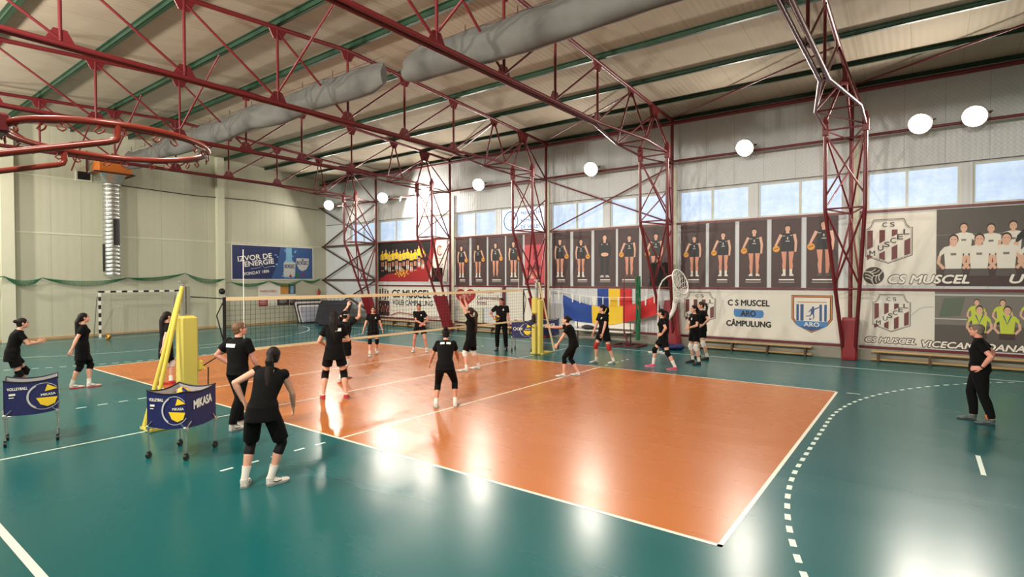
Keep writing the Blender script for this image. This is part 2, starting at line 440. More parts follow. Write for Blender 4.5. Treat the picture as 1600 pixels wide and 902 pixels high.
nt = PM.node_tree; b_ = nt.nodes['Principled BSDF']; b_.inputs['Base Color'].default_value = (0.3, 0.34, 0.4, 1)
tc = nt.nodes.new('ShaderNodeTexCoord'); nz = nt.nodes.new('ShaderNodeTexNoise'); nz.inputs['Scale'].default_value = 2.4; nz.inputs['Detail'].default_value = 9; nz.inputs['Roughness'].default_value = 0.7
cr = nt.nodes.new('ShaderNodeValToRGB'); cr.color_ramp.elements[0].position = 0.35; cr.color_ramp.elements[0].color = lin((164, 200, 240)); cr.color_ramp.elements[1].position = 0.62; cr.color_ramp.elements[1].color = lin((206, 228, 250))  # mottled glow colour: shadows of trees outside painted into the panes
nt.links.new(tc.outputs['Object'], nz.inputs['Vector']); nt.links.new(nz.outputs['Fac'], cr.inputs[0]); nt.links.new(cr.outputs[0], b_.inputs['Emission Color'])
for i, ((a, b), mx) in enumerate(zip(WINX, MULL)):
    t = bpy.data.objects.new('window_%d' % (i + 1), None); C.objects.link(t); t['kind'] = 'structure'; t.location = (a, YB + .1, WZ0)
    fm = MB(); h = WZ1 - WZ0; L = b - a
    for z in (.03, h - .03): fm.box((L / 2, 0, z), (L, .1, .06), M['alu'])
    for x in (.03, L - .03): fm.box((x, 0, h / 2), (.06, .1, h - .12), M['alu'])
    fm.box((mx - a, 0, h / 2), (.07, .1, h - .12), M['alu'])
    fm.build('frame', None, t)
    for x0, x1 in ((.06, mx - a - .035), (mx - a + .035, L - .06)):
        pn = MB(); pn.box(((x0 + x1) / 2, .02, h / 2), (x1 - x0, .02, h - .12), PM); pn.build('pane', None, t)
# wall trims: pilasters, plinth, red rails, seam rails
def trim(i, f, name='trim_%d'): mb = MB(); f(mb); return structure(mb.build(name % i))
trim(1, lambda m: [m.box((XL + .14, y, 4.55), (.28, .42, 9.1), M['cream']) for y in (-4.25,)])
trim(2, lambda m: m.box((XL + .14, 4.3, 4.55), (.28, .36, 9.1), M['cream']))
trim(3, lambda m: m.box((0.1, YB - .13, .17), (40, .26, .34), M['concrete']))
for k, z in enumerate((4.68, 2.215, .39)):
    trim(4 + k, lambda m: m.box((2.65, YB - .02, z), (34.7, .06, .075), M['red']))
trim(7, lambda m: [m.box((XL + .012, 0, 4.6), (.024, 8.1, .07), M['cream'])])
trim(8, lambda m: m.box((XL + .012, 7.5, 4.6), (.024, 6.0, .06), M['cream']))
trim(9, lambda m: m.box((XL + .012, -2.6, 7.05), (.03, 3.0, .05), M['cream']))
structure(MB().box((XL + .03, 0, .05), (.06, 21.8, .1), M['wood']).build('baseboard_left'))
structure(MB().box((0.1, YB + .0, 5.965), (39.7, .05, .03), M['pr_grey2']).build('trim_10'))
for k, x in enumerate((-14.82, -8.86, -3.05, 2.77, 8.74, 14.5)):   # vertical ribs of the back wall behind the columns
    trim(11 + k, lambda m: m.box((x, YB - .03, 3.6), (.26, .06, 6.5), M['cream']))

# ------------------------------------------------------------------ steel frames: five trusses and their lattice columns
COLX = [8.67, 2.85, -2.87, -8.67, -14.42]
YN = [-10.6, -8.75, -6.55, -4.32, -2.08, 0.08, 2.25, 4.55, 6.85, 8.75]
ZT = lambda y: 9.19 - 0.06 * abs(y)
ZB = 7.12
def one(name, f, m, parent, label=None):
    mb = MB(); f(mb); o = mb.build(name, m, parent)
    if label: o['label'] = label
    return o
def gusset(mb, y, z, up, w=.34, h=.27, x=0.0, t=.03):
    q = [(x, y - w * .75, z), (x, y + w * .75, z), (x, y + w * .32, z + up * h), (x, y - w * .32, z + up * h)]
    mb.plate(q, t, None, (1, 0, 0))
def make_truss():
    t = thing('roof_truss', '', 'roof truss', (0, 0, 0))
    R = M['red']
    one('top_chord', lambda m: (m.path([(0, -10.85, ZT(-10.85)), (0, 0.05, ZT(0)), (0, 8.75, ZT(8.75)), (0, 10.5, 8.56)], .062, None, 8)), R, t)
    for s in (-1, 1):
        one('bottom_chord', lambda m: m.path([(s * .085, -10.85, ZB), (s * .085, 4.50, ZB), (s * .11, 4.62, ZB - .005), (s * .50, 6.80, 7.05), (s * .52, 6.92, 7.045), (s * .5, 8.72, 6.98)], .052, None, 8, radii=[.052, .052, .05, .04, .04, .042]), R, t)
    for y in YN[1:]:
        if y < 8:
            if y != 6.85:
                one('vertical_strut', lambda m: m.tube((0, y, ZB), (0, y, ZT(y)), .036), R, t)
                one('gusset_plate', lambda m: gusset(m, y, ZB + .03, 1), R, t)
            one('gusset_plate', lambda m: gusset(m, y, ZT(y) - .02, -1), R, t)
        else:
            one('gusset_plate', lambda m: (gusset(m, y, ZT(y) - .02, -1, .44, .42, 0, .12)), R, t)
    prs = [(YN[i], YN[i + 1]) for i in range(0, 5)] + [(YN[i + 1], YN[i]) for i in range(5, 7)]   # outer top node, inner bottom node
    for yo, yi in prs:
        one('diagonal_strut', lambda m: m.tube((0, yo, ZT(yo) - .1), (0, yi, ZB + .1), .03), R, t)
    one('diagonal_strut', lambda m: m.tube((0, 6.85, ZT(6.85) - .1), (0, 4.6, ZB + .1), .03), R, t)
    for s in (-1, 1):
        one('splayed_strut', lambda m: m.tube((s * .03, 6.85, ZT(6.85) - .15), (s * .52, 6.88, 7.07), .03), R, t)
        one('splayed_strut', lambda m: m.tube((s * .04, 8.75, ZT(8.75) - .25), (s * .5, 8.72, 7.2), .034), R, t)
        one('splayed_strut', lambda m: m.tube((s * .04, 8.75, ZT(8.75) - .3), (s * .52, 6.9, 7.07), .03), R, t)
    one('cross_tie', lambda m: (m.tube((-.52, 6.9, 7.05), (.52, 6.9, 7.05), .026), m.tube((-.52, 6.9, 7.05), (.5, 8.72, 6.98), .022)), R, t)
    one('end_strut', lambda m: m.tube((0, 8.8, ZT(8.75) - .25), (0, 10.45, 7.02), .032), R, t)
    return t
def make_column(pad):
    t = thing('lattice_column', '', 'steel column')
    R = M['red']
    fx, fy, zt, zm, zl = .5, -1.78, 6.98, 4.62, 2.25
    lo = lambda s, z: V((s * (.14 + (fx - .14) * z / zm), -.12 + (fy + .12) * z / zm, z))
    one('rear_chord', lambda m: m.tube((0, 0, 0), (0, 0, 8.62), .062, None, 10), R, t)
    for s in (-1, 1):
        one('front_chord', lambda m: m.path([(s * fx, fy, zt + .15), (s * fx, fy, zm + .08), lo(s, zm - .1), lo(s, 0.0)], .056, None, 8), R, t)
        one('cap_plate', lambda m: (m.bbox((s * fx, fy, zt - .03), (.17, .15, .36), .02), m.rings([[V((s * fx + a * q, fy + b * q2, z)) for a, b in ((-1, -1), (1, -1), (1, 1), (-1, 1))] for q, q2, z in ((.085, .075, zt + .14), (.03, .03, zt + .36))], None, False)), R, t)
        one('lacing', lambda m: (m.tube((s * fx, fy, zt - .15), (0, -.02, zm), .028), m.tube((s * fx, fy, zm), (0, 0, zt - .9), .024) if s < 0 else None), R, t)
        one('lacing', lambda m: m.tube((s * fx, fy, zt - .18), (-s * fx, fy, zm + .35), .026), R, t)
        one('lacing', lambda m: m.tube(lo(s, zm), lo(-s, zl + .1), .03), R, t)
        one('lacing', lambda m: m.tube((0, 0, zm - .1), lo(s, zl + .15), .03), R, t)
    for z, in ((zt - .05,), (zm,)):
        a, b = V((-fx, fy, z)), V((fx, fy, z))
        one('tie_ring', lambda m: (m.tube(a, b, .026), m.tube(a, (0, 0, z), .026), m.tube(b, (0, 0, z), .026)), R, t)
    one('tie_ring', lambda m: (m.tube(lo(-1, zl), lo(1, zl), .028), m.tube(lo(-1, zl), (0, 0, zl), .024), m.tube(lo(1, zl), (0, 0, zl), .024)), R, t)
    P = M['redpad']
    if pad == 'box':
        one('padding', lambda m: m.rings([[V((x * a, y * b - .1, z)) for x, y in ((-1, -.8), (-.8, -1), (.8, -1), (1, -.8), (1, .8), (.8, 1), (-.8, 1), (-1, .8))] for a, b, z in ((.2, .2, .01), (.21, .21, .1), (.21, .21, 1.25), (.19, .19, 1.33))], None, False), P, t, 'red vinyl pad wrapped round the column foot')
    elif pad == 'flare':
        one('padding', lambda m: m.rings([[V((x * a + .03, y * b - .14, z)) for x, y in ((-1, -.8), (-.8, -1), (.8, -1), (1, -.8), (1, .8), (.8, 1), (-.8, 1), (-1, .8))] for a, b, z in ((.34, .22, .01), (.35, .23, .1), (.25, .2, 1.2), (.2, .18, 1.75))], None, False), P, t, 'red vinyl pad wrapped round the column foot')
    else:
        def f(m):
            R_ = []
            for z in (.01, .8, 1.75):
                c = (lo(-1, z) + lo(1, z)) / 2; hw = abs(lo(1, z).x) + .12
                R_.append([c + V((x * hw, y, 0)) for x, y in ((-1, -.1), (-.8, -.16), (.8, -.16), (1, -.1), (1, .1), (.8, .14), (-.8, .14), (-1, .1))])
            m.rings(R_, None, False)
        one('padding', f, P, t, 'red vinyl pad wrapped round the slanting legs')
    return t
ordn = ['rightmost, nearest the camera', 'second from the right', 'third from the right, in the middle of the hall', 'fourth from the right', 'leftmost, nearest the end wall']
tr0 = make_truss()
for i, x in enumerate(COLX):
    t = tr0 if i == 0 else dup(tr0)
    t.location = (x, 0, 0); t['label'] = 'red tubular steel roof truss, ' + ordn[i]; t['group'] = 'roof trusses'
slant = None
pn = ['whose foot has a boxed red pad beside the two crest banners', 'beside the tricolour flag and the practice hoop', 'behind the right net post', 'beside the banner with a red heart', 'next to the dark cross bracing in the far corner']
for i, x in enumerate(COLX):
    if i < 2: t = make_column(('box', 'flare')[i])
    elif slant is None: t = slant = make_column('slant')
    else: t = dup(slant)
    t.location = (x, 10.5, 0); t['label'] = 'red lattice steel column ' + pn[i]; t['group'] = 'lattice columns along the far wall'

# purlins and the long members that tie the frames together
PY = [-10.55, -8.75, -6.55, -4.32, -2.08, 0.12, 2.25, 4.55, 6.85, 8.85, 10.65]
for k, y in enumerate(reversed(PY)):
    if y < -9: continue
    mb = MB(); zc = (ZT(y) + .06 + RZ(y)) / 2; hh = RZ(y) - ZT(y) - .062
    mb.box((0.1, y, zc), (39.6, .035, hh)); mb.box((0.1, y + .03, zc - hh / 2 + .012), (39.6, .095, .022)); mb.box((0.1, y - .03, zc + hh / 2 - .014), (39.6, .095, .022))
    o = mb.build('roof_purlin', M['green'])
    nth = ['over the far wall itself', 'nearest in front of the far wall', 'third out from the far wall', 'fourth out from the far wall', 'fifth out from the far wall', 'sixth out, just under the ridge', 'seventh out, first on the near slope', 'eighth out, second on the near slope', 'ninth out, third on the near slope', 'tenth out, above the camera'][k]
    tag(o, 'green steel roof purlin ' + nth, 'purlin', 'roof purlins')
tag(MB().tube((XL + .02, 10.5, 8.46), (XR - .02, 10.5, 8.46), .07).build('eave_beam', M['red']), 'dark red eave beam linking the column tops', 'beam')
tag(MB().tube((XL + .02, 10.42, 7.0), (XR - .02, 10.42, 7.0), .045).build('tie_pipe', M['red']), 'long red tie pipe high on the far wall carrying the floodlights', 'beam')
for k, x in enumerate(COLX + [-19.72]):
    a = V((x + .05, -2.08, 7.42)); b = V((x + 2.7, -2.08, ZT(-2.08) + .08))
    o = MB().tube(a, b, .03).build('knee_brace', M['red'])
    tag(o, 'slanting red knee brace rod rising from ' + ['the rightmost truss', 'the second truss from the right', 'the middle truss', 'the fourth truss from the right', 'the leftmost truss', 'the end wall beside the heater'][k], 'brace', 'knee braces')
for k, x in enumerate(COLX[:4]):
    nx = x + 5.8
    o = MB().tube((x + .05, 10.4, 8.62), (nx - .1, 7.0, ZT(6.85) - .08), .03).build('roof_brace', M['red'])
    tag(o, 'thin red roof brace running up from ' + ['the column beside the two crest banners', 'the column beside the tricolour flag', 'the column behind the right net post', 'the column beside the heart banner'][k], 'brace', 'roof braces')
for (za, zb, nm) in ((6.9, 4.7, 'falling to the right'), (4.7, 6.9, 'rising to the right')):
    o = MB().tube((-2.8, 10.62 if za > zb else 10.7, za), (2.8, 10.62 if za > zb else 10.7, zb), .03).build('cross_brace', M['red'])
    tag(o, 'red wall brace ' + nm + ' across the windows above the portrait posters', 'brace', 'wall cross braces')
# bracing bay in the far corner
t = thing('corner_bracing', 'dark steel cross bracing in the far left corner beside the last column', 'bracing', (-19.75, 10.62, 0))
for z in (2.55, 4.62):
    one('horizontal_bar', lambda m: m.bar((0.02, 0, z), (5.2, 0, z), .09, .09), M['darksteel'], t)
for k, (z0, z1) in enumerate(((.45, 2.55), (2.55, 4.62), (4.62, 6.95))):
    one('diagonal_bar', lambda m: m.bar((.02, .04, z0), (5.2, .04, z1), .07, .07), M['darksteel'], t)
    one('diagonal_bar', lambda m: m.bar((.02, -.04, z1), (5.2, -.04, z0), .07, .07), M['darksteel'], t)

# ------------------------------------------------------------------ floodlights
LENS = mat('lit floodlight glass', (255, 244, 222), 0.3, emit=26.0)
def floodlight(loc, aim, watts, label, colour=(1.0, 0.92, 0.80), size=.56, group='floodlights on the far wall', spread=None, hang=.30):
    t = thing('floodlight', label, 'floodlight', loc, 0, group)
    d = (V(aim) - V(loc)).normalized(); q = d.to_track_quat('-Z', 'Y').to_matrix()
    X, Y, Z = q.col[0], q.col[1], -q.col[2]
    h = size / 2
    hb = MB()
    hb.lathe((0, 0, 0), [(h * .3, -.235), (h * .45, -.2), (h * .85, -.1), (h * 1.08, .0), (h * 1.08, .055)], None, 24, Z)
    hb.build('housing', M['galv'], t)
    br = MB()
    for s in (-1, 1): br.bar(X * (s * h * 1.12) + Z * -.02, X * (s * h * 1.12) - Z * .26, .03, .02)
    br.bar(X * (-h * 1.14) - Z * .26, X * (h * 1.14) - Z * .26, .03, .03)
    hk = V((0, 1 if loc[1] > 0 else -1, 0))
    if hang: br.bar(-Z * .26, hk * hang, .05, .05)
    br.build('bracket', M['darksteel'], t)
    ln = MB(); ln.lathe((0, 0, 0), [(h, .05), (h, .06), (h * .7, .068), (h * .1, .072)], None, 24, Z); ln.build('lens', LENS, t)
    ld = bpy.data.lights.new('floodlight_beam', 'AREA'); ld.shape = 'DISK'; ld.size = size * .95; ld.energy = watts; ld.color = colour
    if spread: ld.spread = spread
    lo_ = bpy.data.objects.new('lamp', ld); C.objects.link(lo_); lo_.parent = t
    lo_.matrix_local = Matrix.Translation(Z * .08) @ q.to_4x4()
    return t
fl = [(-18.3, 'in the far corner beside the dark bracing'), (-13.35, 'left of the small wall lamp'), (-10.1, 'in front of the column beside the heart banner'), (-6.43, 'above the windows left of the federation sign'),
      (-0.4, 'above the windows over the tricolour flag'), (5.57, 'between the second column and the rightmost column'), (10.41, 'left one of the pair right of the rightmost column'), (11.63, 'at the far right, right one of the pair')]
for x, nm in fl:
    floodlight((x, 10.12, 7.08), (x * .55 + 1.5, -2.5, 1.2), LAMP_FAR, 'lit floodlight on the far wall ' + nm)
for k, x in enumerate((-17.0, -11.6, -5.8, 0.0, 5.8, 11.6)):
    floodlight((x, -10.62, 7.1), (x * .8, 8.0, 3.2), LAMP_NEAR, 'floodlight on the near wall above the camera, number %d from the left end' % (k + 1), group='floodlights on the near wall')
o = floodlight((-11.7, 9.85, 6.85), (-10.4, 10.9, 6.3), LAMP_WALL, 'small floodlight on a red arm turned back against the far wall', size=.26, group=None, hang=0)
one('arm', lambda m: (m.tube((.05, .0, .05), (1.35, .52, .18), .03)), M['red'], o, 'red steel arm')

# ------------------------------------------------------------------ prints on the far wall
YP = YB - .025
def BW(x, z): return Flat((x, YP, z), (1, 0, 0), (0, 0, 1))
def fig_player(F, cx, z0, h, side, shoe='pr_white', sock=True, L=1):
    """standing portrait of a player with a ball on her hip, full figure of height h"""
    g = h
    for s in (-1, 1):
        F.poly([(cx + s * .018 * g, z0 + .50 * g), (cx + s * .115 * g, z0 + .50 * g), (cx + s * .085 * g, z0 + .27 * g), (cx + s * .095 * g, z0 + .20 * g), (cx + s * .075 * g, z0 + .04 * g), (cx + s * .035 * g, z0 + .04 * g), (cx + s * .028 * g, z0 + .26 * g)], M['pr_skin2'], L)
        F.poly([(cx + s * .03 * g, z0), (cx + s * .11 * g, z0), (cx + s * .10 * g, z0 + .03 * g), (cx + s * .075 * g, z0 + .05 * g), (cx + s * .035 * g, z0 + .05 * g)], M[shoe], L + 1)
        if sock: F.poly([(cx + s * .034 * g, z0 + .04 * g), (cx + s * .08 * g, z0 + .04 * g), (cx + s * .085 * g, z0 + .13 * g), (cx + s * .034 * g, z0 + .13 * g)], M['pr_white'], L + 1)
    F.poly([(cx - .125 * g, z0 + .47 * g), (cx + .125 * g, z0 + .47 * g), (cx + .105 * g, z0 + .62 * g), (cx + .115 * g, z0 + .78 * g), (cx + .07 * g, z0 + .835 * g), (cx - .07 * g, z0 + .835 * g), (cx - .115 * g, z0 + .78 * g), (cx - .105 * g, z0 + .62 * g)], M['pr_jersey'], L + 1)
    F.stroke([(cx - side * .115 * g, z0 + .80 * g), (cx - side * .145 * g, z0 + .64 * g), (cx - side * .135 * g, z0 + .46 * g)], .055 * g, M['pr_skin'], L + 2, w2=.035 * g)
    F.stroke([(cx + side * .115 * g, z0 + .80 * g), (cx + side * .18 * g, z0 + .66 * g), (cx + side * .235 * g, z0 + .53 * g)], .055 * g, M['pr_skin'], L + 2, w2=.035 * g)
    F.ell(cx + side * .20 * g, z0 + .525 * g, .062 * g, .062 * g, M['pr_orange'], L + 3)
    F.stroke([(cx + side * .16 * g, z0 + .545 * g), (cx + side * .24 * g, z0 + .515 * g)], .012 * g, M['pr_hair'], L + 4)
    F.ell(cx, z0 + .925 * g, .062 * g, .075 * g, M['pr_hair'], L + 2)
    F.poly([(cx - .03 * g, z0 + .82 * g), (cx + .03 * g, z0 + .82 * g), (cx + .026 * g, z0 + .88 * g), (cx - .026 * g, z0 + .88 * g)], M['pr_skin'], L + 3)
    F.ell(cx, z0 + .912 * g, .044 * g, .062 * g, M['pr_skin'], L + 3)
    for q in (-1, 1): F.ell(cx + q * .017 * g, z0 + .922 * g, .0085 * g, .0045 * g, M['pr_hair'], L + 4, 8)
    F.rect(cx - .013 * g, z0 + .882 * g, .026 * g, .006 * g, M['pr_red2'], L + 4); F.poly([(cx - .047 * g, z0 + .938 * g), (cx, z0 + .960 * g), (cx + .047 * g, z0 + .938 * g), (cx + .034 * g, z0 + .980 * g), (cx - .034 * g, z0 + .980 * g)], M['pr_hair'], L + 4)
    F.rect(cx - .035 * g, z0 + .66 * g, .07 * g, .018 * g, M['pr_silver'], L + 2); F.rect(cx - .012 * g, z0 + .70 * g, .024 * g, .05 * g, M['pr_silver'], L + 2)
    F.rect(cx - .09 * g, z0 + .765 * g, .05 * g, .01 * g, M['pr_silver'], L + 2); F.rect(cx + .045 * g, z0 + .77 * g, .035 * g, .015 * g, M['pr_silver'], L + 2)
def fig_coach(F, cx, z0, h):
    g = h
    for s in (-1, 1):
        F.poly([(cx + s * .01 * g, z0 + .5 * g), (cx + s * .12 * g, z0 + .5 * g), (cx + s * .10 * g, z0 + .04 * g), (cx + s * .03 * g, z0 + .04 * g)], M['pr_jersey'], 1)
        F.poly([(cx + s * .02 * g, z0), (cx + s * .13 * g, z0), (cx + s * .09 * g, z0 + .05 * g), (cx + s * .03 * g, z0 + .05 * g)], M['pr_silver'], 2)
    F.poly([(cx - .14 * g, z0 + .46 * g), (cx + .14 * g, z0 + .46 * g), (cx + .17 * g, z0 + .66 * g), (cx + .15 * g, z0 + .79 * g), (cx + .07 * g, z0 + .84 * g), (cx - .07 * g, z0 + .84 * g), (cx - .15 * g, z0 + .79 * g), (cx - .17 * g, z0 + .66 * g)], M['pr_jersey'], 2)
    F.ell(cx, z0 + .53 * g, .10 * g, .045 * g, M['pr_skin'], 3); F.poly([(cx - .03 * g, z0 + .8 * g), (cx + .03 * g, z0 + .8 * g), (cx + .03 * g, z0 + .88 * g), (cx - .03 * g, z0 + .88 * g)], M['pr_skin'], 3)
    F.ell(cx, z0 + .925 * g, .052 * g, .075 * g, M['pr_hair'], 3); F.ell(cx, z0 + .912 * g, .047 * g, .062 * g, M['pr_skin'], 4)
    F.rect(cx + .05 * g, z0 + .75 * g, .03 * g, .03 * g, M['pr_silver'], 3); F.rect(cx - .09 * g, z0 + .755 * g, .03 * g, .018 * g, M['pr_silver'], 3)
def name_lines(F, cx, z, wd):
    F.rect(cx - wd / 2, z, wd, .042, M['pr_lettering'], 1); F.rect(cx - wd * .52, z - .075, wd * 1.04, .018, M['pr_silver'], 1)
PX = [(-8.64, -7.74, 1, 1.63, .36), (-7.57, -6.60, 1, 1.66, .40), (-6.48, -5.48, 1, 1.70, .55), (-5.37, -4.43, 1, 1.72, .48),
      (-2.79, -1.86, 1, 1.72, .38), (-1.70, -.82, 1, 1.66, .46), (-.67, .32, 0, 1.80, .46), (.43, 1.34, -1, 1.72, .56), (1.47, 2.56, -1, 1.74, .5),
      (3.07, 4.00, -1, 1.56, .42), (4.13, 5.05, -1, 1.64, .36), (5.20, 6.12, -1, 1.72, .5), (6.27, 7.20, -1, 1.78, .48), (7.36, 8.28, -1, 1.86, .6)]
pl = ['first of the four left of the net post', 'second of the four left of the net post', 'third of the four left of the net post', 'fourth of the four left of the net post, beside a red poster',
      'leftmost of the five above the tricolour flag', 'second from the left of the five above the tricolour flag', 'a coach with folded hands, middle of the five above the flag', 'fourth from the left of the five above the tricolour flag', 'behind the second steel column, last of the five above the flag',
      'leftmost of the five above the white banner, behind the practice hoop', 'second of the five above the white banner', 'third of the five above the white banner', 'fourth of the five above the white banner', 'fifth above the white banner, behind the rightmost column']
for (a, b, side, h, nw), nm in zip(PX, pl):
    F = BW(a, 2.26); W_, H_ = b - a, 2.37
    F.sheet(W_, H_, M['pr_dark'])
    if side: fig_player(F, W_ * .5 - side * .05, .40, h, side, 'pr_grey2' if nw > .5 else 'pr_white', nw < .5)
    else: fig_coach(F, W_ * .5, .38, h)
    name_lines(F, W_ * .52, .25, nw)
    tag(F.build('portrait_poster'), 'dark player poster, ' + nm, 'poster', 'portrait posters on the far wall')
# red poster behind the net post
F = BW(-4.30, 2.3); F.sheet(1.1, 2.33, M['pr_red2']); F.rect(0, 1.85, 1.1, .48, M['pr_maroon'], 1)
F.ring(.62, 1.35, .13, .2, .05, M['pr_maroon'], 1, 16, .5, 5.2); F.ell(.3, .75, .2, .1, M['pr_maroon'], 1); F.ell(.7, .8, .22, .12, M['pr_maroon'], 1)
F.poly([(.1, .3), (.55, .3), (.3, .62)], M['pr_skin'], 1); F.ell(.75, .45, .18, .16, M['pr_skin2'], 1); F.rect(0, 0, 1.1, .1, M['pr_maroon'], 1)
tag(F.build('red_poster'), 'red poster with a pale emblem hanging behind the right net post', 'poster')

def crest(F, x, z, w_, h_, L=1):
    """notched shield with stripes and the club name running up a diagonal"""
    def P(a, b): return (x + a * w_, z + b * h_)
    sh = [(.0, .80), (.06, .80), (.12, .86), (.16, .96), (.18, 1.0), (.82, 1.0), (.84, .96), (.88, .86), (.94, .80), (1.0, .80), (1.0, .18), (.5, 0.0), (0, .18)]
    F.poly([P(*q) for q in sh], M['pr_grey2'], L)
    F.poly([P(.5 + (a - .5) * .965, .5 + (b - .5) * .965) for a, b in sh], M['pr_white'], L + 1)
    F.stroke([P(.5 + (a - .5) * .93, .5 + (b - .5) * .93) for a, b in sh], .012 * w_, M['pr_grey'], L + 2, True)
    up = lambda a: .30 + .52 * a      # lower edge of the diagonal band
    lo_ = lambda a: .07 + .52 * a
    hem = lambda a: .055 + .36 * abs(a - .5)
    for a0, a1 in ((.05, .17), (.31, .43), (.57, .69), (.83, .95)):
        if up(a0) < .68: F.poly([P(a0, up(a0)), P(a1, min(up(a1), .76)), P(a1, .76), P(a0, .76)], M['pr_maroon2'], L + 3)
        F.poly([P(a0, hem(a0)), P(a1, hem(a1)), P(a1, lo_(a1)), P(a0, lo_(a0))], M['pr_maroon2'], L + 3)
    for ch, a, b in zip('MUSCEL', (.16, .34, .47, .60, .74, .87), (.245, .36, .435, .52, .595, .70)):
        F.text(ch, *P(a, b), .125 * w_, .12 * h_, M['pr_ink'], L + 5, .02)
    F.text('C', *P(.42, .875), .10 * w_, .10 * h_, M['pr_ink'], L + 5, .02); F.text('S', *P(.58, .875), .10 * w_, .10 * h_, M['pr_ink'], L + 5, .02)
M['pr_moss'] = mat('print moss', (92, 104, 90), 0.5); M['pr_maroon2'] = mat('print crest maroon', (112, 56, 58), 0.5); M['pr_ink'] = mat('print ink brown', (66, 56, 50), 0.5)
def outlined(F, s, x, z, w_, h_, L, bold=.05, shear=.25, sp=1.0, face='pr_lettering', edge='pr_dark', d=.016):
    for k in range(8):
        F.text(s, x + d * 1.5 * cos(k * pi / 4), z + d * 1.5 * sin(k * pi / 4), w_, h_, M[edge], L + k * .05, 0, shear, 0, sp)
    F.text(s, x, z, w_, h_, M[face], L + 1.5, bold, shear, 0, sp)
def team_person(F, cx, z, s, shirt, low='pr_jersey', hair='pr_hair', legs=0.0, num=None, med=None, L=2):
    """bust of a posing player: s = shoulder width"""
    F.poly([(cx - s * .34, z - s * .95), (cx + s * .34, z - s * .95), (cx + s * .40, z - .1 * s), (cx + s * .66, z - .36 * s), (cx + .58 * s, z - .0 * s), (cx + .40 * s, z + .24 * s), (cx + .12 * s, z + .32 * s), (cx - .12 * s, z + .32 * s), (cx - .40 * s, z + .24 * s), (cx - .58 * s, z), (cx - s * .66, z - .36 * s), (cx - s * .40, z - .1 * s)], M[shirt], L)
    F.poly([(cx - s * .36, z - s * .95), (cx + s * .36, z - s * .95), (cx + s * .42, z - 1.35 * s), (cx - s * .42, z - 1.35 * s)], M[low], L)
    for q in (-1, 1): F.stroke([(cx + q * .60 * s, z - .25 * s), (cx + q * .64 * s, z - .62 * s), (cx + q * .40 * s, z - .95 * s)], .15 * s, M['pr_skin'], L + .4)
    F.rect(cx - .09 * s, z + .26 * s, .18 * s, .22 * s, M['pr_skin'], L + .6)
    F.ell(cx, z + .66 * s, .21 * s, .28 * s, M[hair], L + .8); F.ell(cx, z + .60 * s, .175 * s, .24 * s, M['pr_skin'], L + 1)
    for q in (-1, 1): F.rect(cx + q * .075 * s - .03 * s, z + .63 * s, .06 * s, .025 * s, M['pr_hair'], L + 1.3)
    if num: F.rect(cx - .12 * s, z - .22 * s, .24 * s, .12 * s, M['pr_grey'], L + 1)
    if med: F.stroke([(cx - .2 * s, z + .28 * s), (cx, z - .3 * s), (cx + .2 * s, z + .28 * s)], .07 * s, M['pr_navy2'], L + 1)

# upper right: crest, ball, CS MUSCEL U13 and the team photo
F = BW(8.9, 2.34); F.sheet(5.75, 2.27, M['pr_white'])
crest(F, .12, .68, 1.23, 1.40)
bx, bz, R0 = .36, .315, .275
F.ell(bx, bz, R0, R0, M['pr_ink'], 1, 32)
for j in range(3):
    p0 = pi / 2 + .35 + j * 2 * pi / 3
    seam = lambda t, q=0.0: (bx + R0 * t * cos(p0 + .75 * t), bz + R0 * t * sin(p0 + .75 * t))
    F.stroke([seam(k / 6 * .99) for k in range(7)], .026, M['pr_white'], 2)
    p1 = p0 + 2 * pi / 3
    for fr in (.36, .70):
        sx_, sz_ = R0 * fr * cos(p1 + .75 * fr), R0 * fr * sin(p1 + .75 * fr); pts = []
        for k in range(9):
            t = k / 8 * 1.1; X_, Z_ = sx_ + R0 * t * cos(p0 + .75 * t), sz_ + R0 * t * sin(p0 + .75 * t)
            if hypot(X_, Z_) < R0 * .985: pts.append((bx + X_, bz + Z_))
        if len(pts) > 1: F.stroke(pts, .022, M['pr_white'], 2)
F.rect(1.92, 0, 3.83, 2.27, M['pr_grey2'], 1)
F.rect(1.92, 1.5, 3.83, .02, M['pr_grey'], 1.5); F.rect(1.92, 0, 3.83, .5, M['pr_dark'], 1.5)
for k, cx in enumerate((2.55, 3.15, 3.62, 4.85, 5.35)): team_person(F, cx, 1.42 - .05 * (k % 2), .46 if k < 3 else .5, 'pr_white' if k != 3 else 'pr_white', num=True, L=2)
team_person(F, 4.12, 1.42, .72, 'pr_jersey', hair='pr_jersey', L=2)
for k, cx in enumerate((2.32, 2.90, 3.48, 4.10, 4.75, 5.35)): team_person(F, cx, 1.02, .54, 'pr_white', 'pr_grey2', num=True, L=5)
outlined(F, 'CS MUSCEL', 1.72, .20, 1.95, .27, 8); outlined(F, 'U13', 3.92, .21, .74, .27, 8)
tag(F.build('team_banner'), 'wide upper banner with striped crest, ball, CS MUSCEL U13 and team in white shirts', 'banner')
